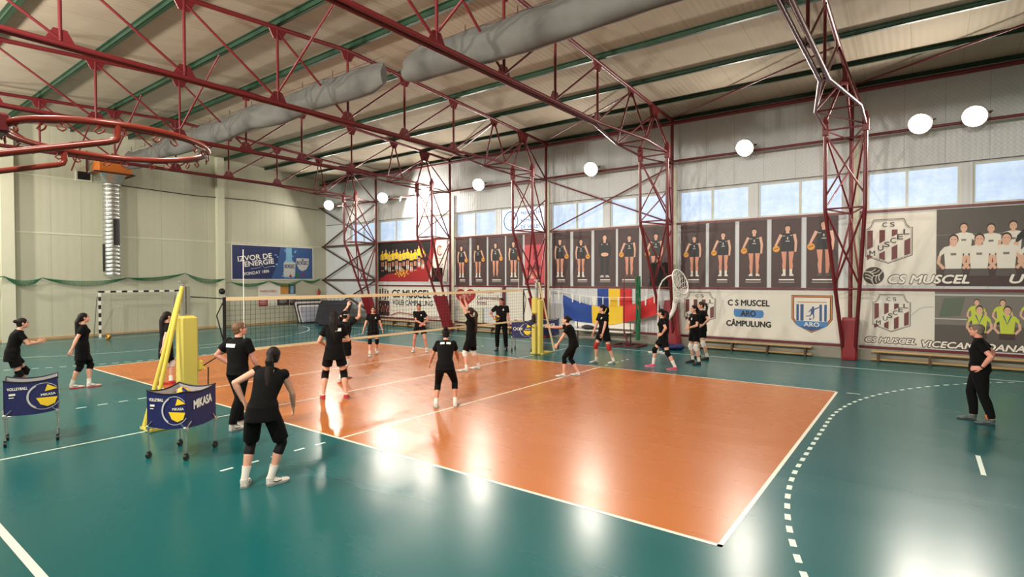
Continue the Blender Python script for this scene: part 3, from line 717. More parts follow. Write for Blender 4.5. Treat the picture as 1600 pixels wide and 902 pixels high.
# lower right: vice-champions
F = BW(8.9, .47); F.sheet(5.75, 1.70, M['pr_white'])
crest(F, .34, .42, .98, 1.18)
F.stroke([(1.32, .95), (1.5, 1.15), (1.62, 1.22), (1.88, 1.24)], .03, M['pr_silver'], 1)
F.rect(1.90, 0, 3.85, 1.70, M['pr_grey'], 1); F.rect(1.90, 0, 3.85, .72, M['pr_grey2'], 1.5); F.rect(1.9, .88, .75, .03, M['pr_silver'], 1.6); F.rect(1.9, 1.58, 3.85, .05, M['pr_silver'], 1.6)
F.poly([(2.0, .95), (2.5, 1.0), (2.6, 1.55), (2.1, 1.5)], M['pr_moss'], 1.6)
for k, cx in enumerate((2.86, 3.42, 4.0, 4.6, 5.2)): team_person(F, cx, 1.20 + .05 * (k == 2), .32, 'pr_lime' if k < 3 else 'pr_jersey', L=2)
for k, cx in enumerate((2.92, 3.52, 4.18, 4.80, 5.4)): team_person(F, cx, .92, .42, ('pr_lime', 'pr_lime', 'pr_grey', 'pr_lime', 'pr_lime')[k], 'pr_dark', med=True, L=5)
outlined(F, 'CS MUSCEL', .80, .16, 1.30, .17, 8); outlined(F, 'VICECAMPIOANA', 2.75, .12, 2.3, .20, 8); 
tag(F.build('vice_champions_banner'), 'wide lower banner with striped crest, CS MUSCEL VICECAMPIOANA and team in lime vests', 'banner')
# white banner CS MUSCEL / ARO / CÂMPULUNG
wav = lambda x, y: .012 * sin(3.1 * x + 1.2 * y) * (1 - y / 1.7) + .012
F = BW(3.04, .46); F.sheet(5.6, 1.68, M['pr_white'])
crest(F, .16, .42, 1.18, 1.20)
for i, (s, z) in enumerate((('C S MUSCEL', 1.24), ('ARO', .86), ('CÂMPULUNG', .52))):
    if i == 1:
        F.poly([(1.98, .90), (2.0, .78), (2.05, .73), (2.9, .71), (2.98, .76), (3.0, .90), (2.95, .99), (2.0, 1.02)], M['pr_blue'], 1)
    F.text(s, 2.48, z, (1.42, .52, 1.52)[i], (.23, .21, .27)[i], M['pr_black'], 3, .05, 0, 0)
sh = [(0, 1), (1, 1), (1, .36), (.88, .2), (.5, 0), (.12, .2), (0, .36)]
def shp(k, L, m): F.poly([(3.88 + 1.22 * (.5 + (a - .5) * k), .28 + 1.27 * (.5 + (b - .5) * k + .0)) for a, b in sh], M[m], L)
shp(1.0, 1, 'pr_dark'); shp(.97, 2, 'pr_gold'); shp(.92, 3, 'pr_red'); shp(.87, 4, 'pr_white')
F.poly([(4.0, .67), (4.98, .67), (4.98, .62), (4.88, .48), (4.49, .34), (4.10, .48), (4.0, .62)], M['pr_blue'], 5); F.poly([(4.12, .5), (4.86, .5), (4.49, .34)], M['pr_navy2'], 5.5)
for a in (4.03, 4.15, 4.72, 4.86): F.rect(a, .68, .075 if a != 4.15 else .10, .56, M['pr_navy2'], 5)
F.text('ARO', 4.49, .565, .46, .15, M['pr_lettering'], 7, .02); F.rect(4.05, 1.30, .88, .03, M['pr_gold'], 5)
F.ell(4.53, 1.13, .035, .045, M['pr_navy2'], 6); F.poly([(4.47, 1.1), (4.58, 1.1), (4.56, .92), (4.47, .92)], M['pr_navy2'], 6)
for pts in ([(4.55, 1.07), (4.68, 1.13), (4.76, 1.18)], [(4.48, 1.07), (4.4, .98)], [(4.50, .93), (4.44, .85), (4.32, .84)], [(4.54, .93), (4.56, .83), (4.53, .74)]): F.stroke(pts, .04, M['pr_navy2'], 6, w2=.022)
F.ell(4.45, .745, .035, .03, M['pr_navy2'], 6)
tag(F.build('club_banner'), 'white banner reading CS MUSCEL ARO CÂMPULUNG between two crests', 'banner')
# left: yellow team photo banner
F = BW(-14.74, 2.45); F.sheet(5.5, 2.2, M['pr_red'])
F.rect(0, 0, 4.3, 2.2, M['pr_black'], 1)
F.poly([(0, 0), (4.3, 0), (4.3, 1.0), (3.4, .85), (2.2, .55), (.8, .42), (0, .1)], M['pr_red'], 2)
for k in range(12):
    cx = .42 + k * .30; z = 1.5 + .06 * sin(k * 2.1) + (.14 if k > 9 else 0)
    team_person(F, cx, z, .30, 'pr_yellow', 'pr_jersey', L=3)
    for s in (-1, 1): F.rect(cx + s * .06 - .035, z - .92, .07, .52, M['pr_skin2'], 3); F.rect(cx + s * .06 - .035, z - .85, .07, .2, M['pr_white'] if k % 3 else M['pr_jersey'], 4)
for k in range(22):
    r = (.12, .24, .34)[k % 3]; a = k * 2 * pi / 22 + k % 3; F.ell(2.05 + 1.55 * r * cos(a), .48 + .62 * r * sin(a), .06, .055, M['pr_orange'] if k % 2 else M['pr_gold'], 5)
F.poly([(3.7, 0), (4.15, 0), (4.75, 2.2), (4.45, 2.2)], M['pr_red'], 4); F.poly([(4.15, 0), (5.5, 0), (5.5, 2.2), (4.75, 2.2)], M['pr_white'], 4)
F.ring(4.98, 1.62, .17, .24, .07, M['pr_red'], 5, 16, .8, 5.6); F.ring(5.02, 1.64, .08, .14, .04, M['pr_gold'], 6, 14, .6, 5.2); F.rect(4.72, 1.2, .6, .03, M['pr_grey'], 5); F.rect(4.8, 1.1, .4, .03, M['pr_silver'], 5)
tag(F.build('team_banner'), 'wide dark and red banner with a row of players in yellow shirts beyond the net', 'banner')
# lower left: CS MUSCEL VOLEI CÂMPULUNG
F = BW(-14.74, .45); F.sheet(5.5, 1.72, M['pr_white'])
F.text('CS MUSCEL', 2.75, 1.32, 3.1, .46, M['pr_black'], 3, .04); F.text('VOLEI CÂMPULUNG', 2.85, .86, 3.2, .36, M['pr_black'], 3, .02)
for k in range(4): F.rect(.14 + k * .22, .95 + .1 * (k % 2), .11, .62 - .06 * k, M['pr_ink'], 1)
F.text('CS', .55, 1.50, .4, .14, M['pr_black'], 3, .02)
F.rect(.05, .04, .95, .86, M['pr_dark'], 1)
for k in range(4): team_person(F, .2 + k * .22, .55 - .1 * (k % 2), .2, 'pr_maroon', L=2)
F.stroke([(1.1, .10), (1.8, .28), (2.7, .20), (4.2, .10), (5.3, .16)], .05, M['pr_red'], 1); F.stroke([(1.1, .04), (1.8, .20), (2.7, .12), (4.2, .04), (5.3, .1)], .02, M['pr_black'], 1)
tag(F.build('club_banner'), 'white banner reading CS MUSCEL VOLEI CÂMPULUNG in black beyond the net', 'banner')
# heart banner
F = BW(-8.72, 1.17); F.sheet(3.0, 1.0, M['pr_white'])
hp = [(.75 + .042 * 16 * sin(t) ** 3, .50 + .034 * (13 * cos(t) - 5 * cos(2 * t) - 2 * cos(3 * t) - cos(4 * t))) for t in [2 * pi * k / 32 for k in range(32)]]
F.poly(hp, M['pr_red'], 1)
for k in range(7): F.ring(.50 + .09 * k, .5 + .13 * sin(k * 2.3), .05, .05, .014, M['pr_white'], 2, 10)
for s, z, w_ in (('Asociația', .77, 1.05), ('Convertează', .50, 1.35), ('Inimi', .24, .6)): F.text(s, 1.55 + w_ / 2 - .02, z, w_, .22, M['pr_maroon'], 3, .015)
tag(F.build('heart_banner'), 'white banner with a red heart reading Asociația Convertează Inimi behind the net', 'banner')
F = BW(-5.3, .5); F.sheet(2.1, 1.62, M['pr_white'], .02); F.rect(0, 1.56, 2.1, .06, M['pr_silver'], 1)
tag(F.build('blank_panel'), 'plain white panel on the far wall behind the man holding a ball', 'panel')
tag(MB().box((-5.5, YP - .03, 1.15), (.16, .06, 2.1)).build('wall_post', M['red']), 'short red post on the far wall between heart banner and white panel', 'post')
tag(MB().bbox((-7.6, YP - .05, .78), (1.6, .08, .72), .01).build('utility_cover', M['cream']), 'cream utility cover on the far wall under the heart banner', 'cover')
# federation sign in the window
F = Flat((-5.66, YB + .035, 4.77), (1, 0, 0), (0, 0, 1)); SG = mat('pale translucent sign film', (214, 230, 246), .5, emit=.75); SI = mat('sign ink blue', (66, 122, 178), .5)
F.sheet(2.38, 1.1, SG, .006); F.ring(.52, .55, .40, .44, .06, SI, 1); F.ring(.52, .55, .27, .30, .025, SI, 1)
for k in range(3): F.rect(.38, .46 + .08 * k, .28, .025, SI, 1)
for s, z, w_ in (('FEDERAȚIA', .86, 1.2), ('ROMÂNĂ', .56, 1.0), ('DE VOLEI', .24, 1.05)): F.text(s, 1.10 + w_ / 2, z, w_, .19, SI, 3, .025)
tag(F.build('federation_sign'), 'pale blue sign in the window reading FEDERAȚIA ROMÂNĂ DE VOLEI', 'sign')

# ------------------------------------------------------------------ left wall: advertisement, poster, heater and duct
def LW(y, z): return Flat((XL + .03, y, z), (0, 1, 0), (0, 0, 1))
F = LW(4.92, 2.56); F.sheet(5.05, 1.98, M['pr_white']); F.rect(.06, .05, 4.93, 1.88, M['pr_navy'], 1)
F.poly([(2.3, .05), (4.99, .05), (4.99, 1.93), (2.9, 1.93), (2.7, 1.0)], M['pr_navy2'], 2)
for k in range(26):
    a = k * 1.7; F.ell(3.0 + 1.0 * cos(a) * (.6 + .4 * sin(k)) + .4, 1.0 + .85 * sin(a), .04 + .03 * (k % 3), .03 + .02 * (k % 2), M['pr_sky'], 3, 10)
F.text('IZVOR DE', 1.35, 1.28, 2.0, .30, M['pr_lettering'], 4, .035, 0, .13); F.text('ENERGIE', 1.60, .98, 1.75, .30, M['pr_lettering'], 4, .035, 0, .13)
F.text('FONDAT 1806', 1.45, .42, 1.45, .17, M['pr_lettering'], 4, .02, 0, .13); F.stroke([(1.1, .62), (1.6, .70), (1.75, .84), (1.9, .68), (2.2, .76), (2.55, .80)], .02, M['pr_silver'], 4)
F.poly([(3.1, .12), (3.75, .12), (3.82, .95), (3.62, 1.2), (3.6, 1.9), (3.25, 1.9), (3.22, 1.2), (3.06, .95)], M['pr_sky'], 4)
F.poly([(3.06, .2), (3.80, .2), (3.84, 1.05), (3.10, 1.05)], M['pr_silver'], 5); F.text('BORSEC', 3.46, .80, .66, .24, M['pr_navy'], 7, .03); F.poly([(3.4, .15), (3.62, .15), (3.51, .36)], M['pr_red'], 6)
F.poly([(3.98, .10), (4.66, .10), (4.80, .8), (4.72, 1.4), (4.6, 1.92), (3.95, 1.92), (3.86, 1.3), (3.84, .8)], M['pr_navy2'], 4); F.poly([(3.9, 1.30), (4.74, 1.30), (4.72, .9), (4.55, .62), (4.3, .52), (4.08, .62), (3.9, .95)], M['pr_silver'], 5)
F.text('BORSEC', 4.31, 1.02, .74, .24, M['pr_navy'], 7, .03); F.poly([(4.2, .24), (4.44, .24), (4.32, .44)], M['pr_red'], 6); F.ell(4.32, 1.2, .05, .06, M['pr_navy'], 6)
F.poly([(3.84, .1), (4.1, .1), (3.95, .6)], M['pr_green'], 5)
tag(F.build('advertising_banner'), 'dark blue mineral water banner reading IZVOR DE ENERGIE on the end wall', 'banner')
F = LW(6.42, 1.05); F.sheet(2.36, 1.28, M['pr_white']); F.rect(.02, 0, .56, .46, M['pr_red'], 1)
for k in range(3): F.rect(.08, .10 + .1 * k, .42, .03, M['pr_white'], 2)
F.text('PARDOSELI', .62, .85, .98, .13, M['pr_red'], 3, .02); F.rect(.1, .68, .5, .03, M['pr_silver'], 1)
F.rect(1.36, .66, .5, .6, M['pr_gold'], 1); F.rect(1.86, .66, .48, .6, M['pr_grey2'], 1); F.rect(2.0, .7, .2, .45, M['pr_sky'], 2); F.rect(1.15, .0, .78, .5, M['pr_dark'], 1); F.rect(1.95, 0, .4, .5, M['pr_black'], 1); F.ell(1.5, .25, .25, .12, M['pr_grey'], 2); F.ell(2.12, .25, .16, .18, M['pr_grey'], 2)
tag(F.build('flooring_poster'), 'white poster reading PARDOSELI with a red square on the end wall', 'poster')
t = thing('air_heater', 'air heater on the end wall with orange box and long silver duct pipe', 'heater', (XL, -.72, 0))
one('orange_box', lambda m: (m.bbox((.62, .02, 7.62), (.85, 1.25, .5), .02), m.bbox((.35, -.45, 7.85), (.3, .22, .5), .02)), M['orange'], t)
one('bracket', lambda m: (m.bar((.02, -.75, 7.38), (1.15, -.75, 7.38), .06, .06), m.bar((.02, .72, 7.38), (1.15, .72, 7.38), .06, .06), m.bar((1.05, -.8, 7.4), (1.05, .78, 7.4), .06, .06), m.bar((.05, -.78, 7.4), (.05, -.78, 8.4), .06, .06)), M['darksteel'], t)
def cone(m):
    n = 24; A = []; B = []
    for k in range(n):
        a = 2 * pi * k / n; c_, s_ = cos(a), sin(a); q = max(abs(c_), abs(s_))
        A.append((.5 + .42 * c_ / q, .52 * s_ / q, 7.40)); B.append((.5 + .33 * c_, .33 * s_, 6.98))
    m.rings([A, B], None, True)
one('cone', cone, M['galv'], t)
one('duct_pipe', lambda m: m.lathe((.5, 0, 0), [(.33, 2.75)] + sum([[(.33, z), (.338, z + .01), (.338, z + .03), (.33, z + .04)] for z in [2.8 + .18 * k for k in range(23)]], []) + [(.335, 6.98)], None, 24), M['galv'], t)
one('collar', lambda m: m.lathe((.5, 0, 0), [(.345, 6.86), (.365, 6.88), (.365, 6.96), (.345, 6.98)], None, 24), M['galv'], t)
def slot(m, a0, a1, z0, z1):
    n = 6; R_ = []
    for k in range(n + 1):
        a = a0 + (a1 - a0) * k / n
        R_.append([(.5 + r * cos(a), r * sin(a), z) for r, z in ((.33, z0), (.352, z0), (.352, z1), (.33, z1))])
    m.rings(R_, None, False)
one('outlet_slot', lambda m: slot(m, -.1, .72, 4.15, 5.35), M['black'], t, 'dark outlet slot')
one('outlet_slot', lambda m: slot(m, -1.75, -1.2, 2.95, 4.2), M['black'], t, 'dark outlet slot')
t = thing('wall_vent', 'small black vent in a white frame on the end wall left of the heater', 'vent', (XL + .012, -1.62, 7.26))
one('frame', lambda m: m.bbox((.03, 0, 0), (.06, .62, .52), .012), M['cream'], t)
one('grille', lambda m: [m.box((.064, 0, 0), (.02, .46, .36))] + [m.box((.08, 0, -.15 + .06 * k), (.02, .46, .012)) for k in range(6)], M['black'], t)
for k, (x0, x1, zc, hw, hz) in enumerate(((-17.6, -.45, 7.84, .20, .40), (.35, 15.5, 7.70, .25, .43))):
    mb = MB(); n = int((x1 - x0) / .22); R_ = []; rr = random.Random(k + 3); ph = [rr.uniform(0, 6) for _ in range(6)]
    for i in range(n + 1):
        x = x0 + (x1 - x0) * i / n; e = min(1, (i + .6) / 2.5, (n - i + .6) / 2.5) ** .5
        if (k == 0 and i < 3): e = 1
        ring = []
        for q in range(16):
            a = 2 * pi * q / 16
            cr_ = 1 + .22 * sin(3 * a + 2.1 * x + ph[0]) * sin(1.3 * x + ph[1]) + .14 * sin(5 * a - 3.3 * x + ph[2]) + .10 * sin(9 * a + 6.1 * x)
            up_ = max(0, sin(a)); ww = hw * (1 - .9 * up_ ** 1.5) * (1.2 if sin(a) < 0 else 1.1)
            sg = .05 * abs(sin(pi * x / 1.45 + ph[3])) * max(0, sin(a))
            ring.append((x, -.62 + ww * cos(a) * cr_ * e, zc + hz * sin(a) * (1 + .04 * (cr_ - 1)) * (.45 + .55 * e) - sg + .03 * sin(1.1 * x + ph[4]) - (0 if k else .09 * abs(sin(.9 * x)))))
        R_.append(ring)
    mb.rings(R_)
    t = thing('fabric_duct', ('long sagging grey fabric air duct under the roof at left, from the heater' if k == 0 else 'wide grey fabric air duct under the roof crossing the top of the picture'), 'air duct', (0, 0, 0))
    mb.build('textile_tube', M['fabric_duct'], t)
    nh = int((x1 - x0) / 1.45)
    one('suspension_hooks', lambda m: [m.tube((x0 + .5 + 1.45 * i, -.62, zc + hz * .8), (x0 + .5 + 1.45 * i, -.62, zc + hz + .10), .012, None, 5) for i in range(nh)] + [m.tube((x0, -.62, zc + hz - .03), (x1, -.62, zc + hz - .03), .008, None, 5)], M['darksteel'], t)
# green rope netting gathered along the end wall
def drape(name, label, pts, drops, x, wd):
    t = thing(name, label, 'netting'); mb = MB(); rp = MB(); rr = random.Random(5)
    for (a, b), d in zip(zip(pts, pts[1:]), drops):
        for k in range(9):
            o = rr.uniform(-.02, .05); dd = d * (.75 + .6 * k / 9) + (k * wd / 9)
            mb.path([q + V((.02 * sin(7 * q.y + k), 0, 0)) for q in sag((x + o, a[0], a[1]), (x + o, b[0], b[1]), dd, 16)], .007, None, 4)
        for k in range(26):
            y = a[0] + (b[0] - a[0]) * (k + .5) / 26; q = (k + .5) / 26; zt_ = a[1] + (b[1] - a[1]) * q
            z1 = zt_ - 4 * d * .75 * q * (1 - q); z2 = zt_ - 4 * (d * 1.3 + wd) * q * (1 - q)
            mb.tube((x + .02, y, z1), (x + .02, y + rr.uniform(-.12, .12), z2), .005, None, 4)
        rp.path(sag((x, a[0], a[1]), (x, b[0], b[1]), d * .7, 16), .016, None, 5)
    for a in pts: rp.tube((x, a[0], a[1]), (XL + .004, a[0], a[1] - .06), .014, None, 5)
    mb.build('twine', M['netgreen'], t); rp.build('rope', M['netgreen'], t); return t
drape('green_netting', 'green rope netting gathered in loops along the end wall behind the goal', [(-8.5, 2.75), (-4.4, 2.72), (-3.2, 2.66), (-.1, 2.66), (2.45, 2.9), (4.4, 2.62)], (.12, .22, .22, .12, .22), XL + .36, .10)
drape('green_netting', 'green rope netting looped along the end wall under the blue banner', [(4.7, 2.45), (6.9, 2.50), (9.0, 2.56), (10.25, 2.62)], (.2, .26, .16), XL + .36, .05)
one_ = MB(); one_.path([V((XL + .1, -.3, 7.02)), V((XL + .1, 3.0, 6.93)), V((XL + .1, 6.2, 7.03)), V((XL + .1, 10.3, 6.9))], .022, None, 6); tag(one_.build('wall_cable', M['darksteel']), 'dark cable running along the end wall right of the heater', 'cable')
# safety netting over the far wall, behind the columns
for k in range(6):
    x0 = (-20 + .3, -14.3, -8.55, -2.75, 2.95, 8.8)[k]; x1 = (-14.55, -8.8, -3.0, 2.7, 8.55, 14.4)[k]
    mb = MB(); z0, z1 = 6.0, 8.38; st = .13; r = .0018; L = x1 - x0; H_ = z1 - z0
    for s in (1, -1):
        c = -H_
        while c < L:
            a0, a1 = max(0, c), min(L, c + H_)
            if a1 - a0 > .05:
                xa, xb = (x0 + a0, x0 + a1) if s > 0 else (x1 - a0, x1 - a1)
                mb.bar((xa, YB - .06, z0 + a0 - c), (xb, YB - .06, z0 + a1 - c), r * 2, r * 2)
            c += st
    nm = ['in the far corner', 'above the yellow team banner', 'above the portraits left of the net post', 'above the tricolour flag', 'above the ARO banner', 'above the right hand banners'][k]
    tag(mb.build('safety_net', M['netgrey']), 'diamond safety net high on the far wall ' + nm, 'net', 'safety nets')

# ------------------------------------------------------------------ volleyball net and posts
t = thing('volleyball_net', 'black volleyball net with cream tapes stretched across the orange court', 'net', (0, 0, 0))
zt, zb, ya, yb = 2.24, 1.18, -4.86, 4.80
one('top_tape', lambda m: m.rings([[(.006 * s_, y, z) for s_, z in ((1, zt - .07 - d), (1, zt - d), (-1, zt - d), (-1, zt - .07 - d))] for y, d in [(ya + (yb - ya) * k / 20, .02 * sin(pi * k / 20)) for k in range(21)]], None, False), M['tape'], t, 'cream top tape')
one('bottom_tape', lambda m: m.rings([[(.006 * s_, y, z) for s_, z in ((1, zb - .0), (1, zb + .05), (-1, zb + .05), (-1, zb))] for y in (ya, yb)], None, False), M['tape'], t, 'cream bottom tape')
def meshnet(m):
    n = int((yb - ya) / .1); r = .0022
    for k in range(n + 1):
        y = ya + (yb - ya) * k / n
        m.bar((0, y, zb + .05), (0, y, zt - .07), r * 2, r * 2)
    for k in range(1, 10):
        z = zb + .05 + (zt - .12 - zb) * k / 10
        m.bar((0, ya, z), (0, yb, z), r * 2, r * 2)
one('mesh', meshnet, M['blackcord'], t)
for y, s in ((ya, -1), (yb, 1)):
    one('side_band', lambda m: m.box((0, y, (zt + zb) / 2), (.02, .055, zt - zb)), M['blackcord'], t, 'black side band')
    one('tension_cord', lambda m: (m.tube((0, y, zt - .03), (0, s * 5.52, zt + .03), .011, None, 6), m.tube((0, y, zb + .02), (0, s * 5.44, zb - .28), .011, None, 6), m.path(sag((0, y, zt - .05), (0, y + s * .0, zb + .3), 0, 6), .01, None, 5), m.path([V((0, y, zt - .05)), V((0, y + s * .14, 1.9)), V((0, y, zb + .15))], .012, None, 5)), M['blackcord'], t)
    if s < 0: one('loose_cord', lambda m: m.tube((0, -5.16, .96), (.02, -5.18, .12), .012, None, 6), M['blackcord'], t)
    one('antenna', lambda m: m.tube((.02, s * 4.5, zb), (.02, s * 4.5, 3.15), .008, None, 6), M['white'], t, 'thin white antenna rod')
def net_post(s, label):
    t = thing('net_post', label, 'post', (0, s * 5.58, 0))
    one('pole', lambda m: (m.tube((0, 0, 0.02), (0, 0, 2.52), .05, None, 14), m.bbox((0, 0, 2.53), (.13, .13, .05), .01), m.bbox((.02, s * -.075, 2.2), (.07, .06, .5), .01)), M['chrome'], t)
    if s < 0:
        one('pad', lambda m: m.bbox((.02, .05, 1.22), (.27, .28, 1.42), .04), M['yellow'], t, 'yellow vinyl pad')
        one('pad', lambda m: m.bbox((.02, .05, .27), (.26, .27, .46), .04), M['yellow'], t, 'yellow vinyl pad')
        one('strap', lambda m: (m.bar((.12, .20, .55), (.05, .20, .18), .03, .012, None, V((0, 1, 0))), m.bar((.0, .20, .55), (.05, .20, .18), .03, .012, None, V((0, 1, 0)))), M['black'], t)
        one('winch', lambda m: (m.bbox((.05, .24, 1.02), (.10, .12, .20), .03), m.tube((.05, .30, 1.0), (.16, .30, .95), .014)), M['yellowpaint'], t)
    else:
        one('pad', lambda m: m.bbox((-.05, .0, 1.66), (.22, .24, .56), .04), M['yellow'], t, 'yellow vinyl pad')
        one('pad', lambda m: m.bbox((-.04, -.09, .52), (.16, .16, 1.0), .03), M['yellow'], t, 'yellow vinyl pad')
        one('pad', lambda m: m.bbox((.12, .02, .95), (.12, .22, 1.86), .03), M['yellow'], t, 'yellow vinyl pad')
        one('winch', lambda m: (m.bbox((-.06, -.13, 1.2), (.10, .10, .28), .02), m.tube((-.06, -.19, 1.2), (-.2, -.19, 1.15), .014)), M['black'], t)
    for sx in (-1, 1) if s < 0 else (1,):
        one('strut', lambda m: m.tube((sx * .06, s * .03, 2.45 if sx > 0 else 2.3), (sx * .15, s * (.58 if s < 0 else .85), .05), .034, None, 10), M['yellowpaint' if s < 0 else 'tape'], t)
    one('base_frame', lambda m: (m.bar((-.25, 0, .035), (.25, 0, .035), .08, .05), m.bar((-.15, 0, .035), (-.15, s * .62, .035), .05, .04), m.bar((.15, 0, .035), (.15, s * .62, .035), .05, .04), m.bar((-.2, s * .6, .035), (.2, s * .6, .035), .05, .04)), M['yellowpaint'], t)
net_post(-1, 'near net post with big yellow pad and slanting yellow struts behind the front ball cart')
net_post(1, 'far net post with yellow pads and one slanting pale strut')

# ------------------------------------------------------------------ volleyballs and ball carts
def ball(name, loc, label, r=.105, seed=0, cat='volleyball', group=None):
    rr = random.Random(seed); q = Quaternion((rr.uniform(-1, 1), rr.uniform(-1, 1), rr.uniform(-1, 1), rr.uniform(-1, 1))).normalized().to_matrix()
    mb = MB(); ns, nr = 24, 14
    vs = []; fs = []; ms = []
    for i in range(nr + 1):
        a = pi * (.004 + .992 * i / nr) - pi / 2
        for k in range(ns):
            b = 2 * pi * k / ns; vs.append(q @ V((cos(a) * cos(b), cos(a) * sin(b), sin(a))) * r)
    for i in range(nr):
        for k in range(ns):
            f = (i * ns + k, i * ns + (k + 1) % ns, (i + 1) * ns + (k + 1) % ns, (i + 1) * ns + k)
            c = (i + .5) / nr; sw = (k / ns * 3 + .7 * sin(pi * c)) % 1
            mb.add([vs[j] for j in f], [(0, 1, 2, 3)], M['ball_yellow'] if sw < .55 else M['ball_blue'] if (k // 8 + i // 7) % 2 else M['ball_dark'], True)
    mb.add([q @ V((0, 0, -r)) * 1, *vs[:ns]], [(0, k % ns + 1, (k + 1) % ns + 1) for k in range(ns)][::-1], M['ball_yellow'])
    mb.add([q @ V((0, 0, r)) * 1, *vs[-ns:]], [(0, k % ns + 1, (k + 1) % ns + 1) for k in range(ns)], M['ball_yellow'])
    o = mb.build(name); o.location = loc
    return tag(o, label, cat, group)
def ball_cart(loc, rz, w_, d_, ztop, zbot, label, left, right, emblem_side=0):
    """folding cart: nylon basket on crossed legs with castors; print on the two faces -y (front) and +x"""
    t = thing('ball_cart', label, 'ball cart', loc, rz)
    hw, hd = w_ / 2, d_ / 2
    mb = MB(); th = .008
    crn = [(-hw, -hd), (hw, -hd), (hw, hd), (-hw, hd)]
    for i in range(4):
        a, b = V((*crn[i], 0)), V((*crn[(i + 1) % 4], 0)); d = (b - a).normalized(); nrm = V((d.y, -d.x, 0)); n = 8; R_ = []
        for k in range(n + 1):
            q = k / n; p = a.lerp(b, q); dz = .05 * 4 * q * (1 - q); ub = -.03 * 4 * q * (1 - q); bul = nrm * .02 * 4 * q * (1 - q)
            R_.append([p + bul + V((0, 0, zbot + ub)), p + V((0, 0, ztop - dz)), p - nrm * th + V((0, 0, ztop - dz)), p - nrm * th + bul + V((0, 0, zbot + ub))])
        mb.rings(R_, None, False)
    mb.box((0, 0, zbot + .0), (w_ - .03, d_ - .03, .01))
    bk = mb.build('basket', M['navy'], t)
    lb = MB()
    for i in range(4):
        a, b = V((*crn[i], 0)) * .965, V((*crn[(i + 1) % 4], 0)) * .965; n = 8
        lb.rings([[a.lerp(b, k / n) + V((0, 0, ztop - .012 - .05 * 4 * k / n * (1 - k / n))), a.lerp(b, k / n) + V((0, 0, zbot + .02)), a.lerp(b, k / n) * .985 + V((0, 0, zbot + .02)), a.lerp(b, k / n) * .985 + V((0, 0, ztop - .012 - .05 * 4 * k / n * (1 - k / n)))] for k in range(n + 1)], None, False)
    lb.build('lining', M['grey_nylon'], bk)
    hm = MB()
    for i in range(4):
        a, b = V((*crn[i], 0)), V((*crn[(i + 1) % 4], 0)); hm.path([a.lerp(b, k / 8) + V((0, 0, ztop - .05 * 4 * k / 8 * (1 - k / 8))) for k in range(9)], .011, None, 6)
    hm.build('rim_piping', M['black'], bk)
    for i, (x, y) in enumerate(crn):
        o = one('leg', lambda m: (m.tube((x * .97, y * .97, .09), (x * .97, y * .97, zbot + .01), .014, None, 8), m.bbox((x * .97, y * .97, zbot - .025), (.05, .05, .06), .01), m.bar((x * 1.0, y * 1.0, zbot - .02), (x * .72, y * 1.035, zbot + .07), .02, .012), m.bar((x * 1.0, y * 1.0, zbot - .02), (x * 1.035, y * .72, zbot + .07), .02, .012)), M['chrome'], t)
        one('castor', lambda m: (m.tube((x * .97 - .018, y * .97, .042), (x * .97 + .018, y * .97, .042), .042, None, 14), m.bbox((x * .97, y * .97, .085), (.035, .05, .04), .008)), M['black'], o)
    fr = MB()
    for s in (-1, 1):
        fr.tube((-hw * .97, s * hd * .97, zbot - .03), (hw * .97, s * hd * .97, zbot - .03 + .05), .011, None, 8)
        fr.tube((s * hw * .97, -hd * .97, zbot - .03), (s * hw * .97, hd * .97, zbot - .03 + .05), .011, None, 8)
    fr.build('cross_bars', M['chrome'], t)
    H_ = ztop - zbot
    def emblem(F, x, z, r):
        F.poly([(x - r * .45, z - r * .1), (x + r * .78, z - r * .12), (x + r * .62, z - r * .6), (x + r * .2, z - r * .78), (x - r * .2, z - r * .6)], M['pr_yellow'], 2)
        F.poly([(x + r * .05, z + r * .35), (x + r * .8, z + r * .5), (x + r * .2, z + r * .85)], M['pr_yellow'], 2); F.text('MIKASA', x + r * .25, z + r * .12, r * .85, r * .18, M['pr_lettering'], 3, .03, 0, .06)
        F.ring(x, z, r * .92, r * .92, .022, M['pr_silver'], 2, 16, radians(120), radians(240)); F.ring(x, z, r * .97, r * .97, .008, M['pr_silver'], 2, 26, radians(40), radians(330))
    def face(kind, o, u, L):
        F = Flat(V(o), u, (0, 0, 1), .0015, lambda x, y: .022 * 4 * (x / L) * (1 - x / L) * max(0, 1 - (y / H_) ** 1.6) + .002)
        if 'V' in kind: F.text('VOLLEYBALL', .16, H_ * .74, .24, .045, M['pr_lettering'], 1, .03); F.rect(.06, H_ * .55, .075, .03, M['pr_lettering'], 1); F.rect(.06, H_ * .48, .06, .012, M['pr_lettering'], 1)
        if 'E' in kind: emblem(F, L * .74, H_ * .46, H_ * .40)
        if 'e' in kind: emblem(F, L * .50, H_ * .46, H_ * .30)
        if 'M' in kind: F.text('MIKASA', L * .52, H_ * .60, L * .62, H_ * .26, M['pr_lettering'], 2, .05, .2, .10)
        if 'C' in kind: F.text('CEV', L * .42, H_ * .52, .22, .10, M['pr_lettering'], 2, .05); F.ring(L * .17, H_ * .52, .05, .05, .018, M['pr_lettering'], 1, 14)
        F.build('print', bk)
    face(left, (-hw, -hd - .001, zbot), (1, 0, 0), w_)
    face(right, (hw + .001, -hd, zbot), (0, 1, 0), d_)
    return t
ball_cart((1.74, -6.31, 0), radians(28), .62, .62, .985, .47, 'navy ball cart holding volleyballs in front of the near net post', 'VE', 'M')
k_ = 0
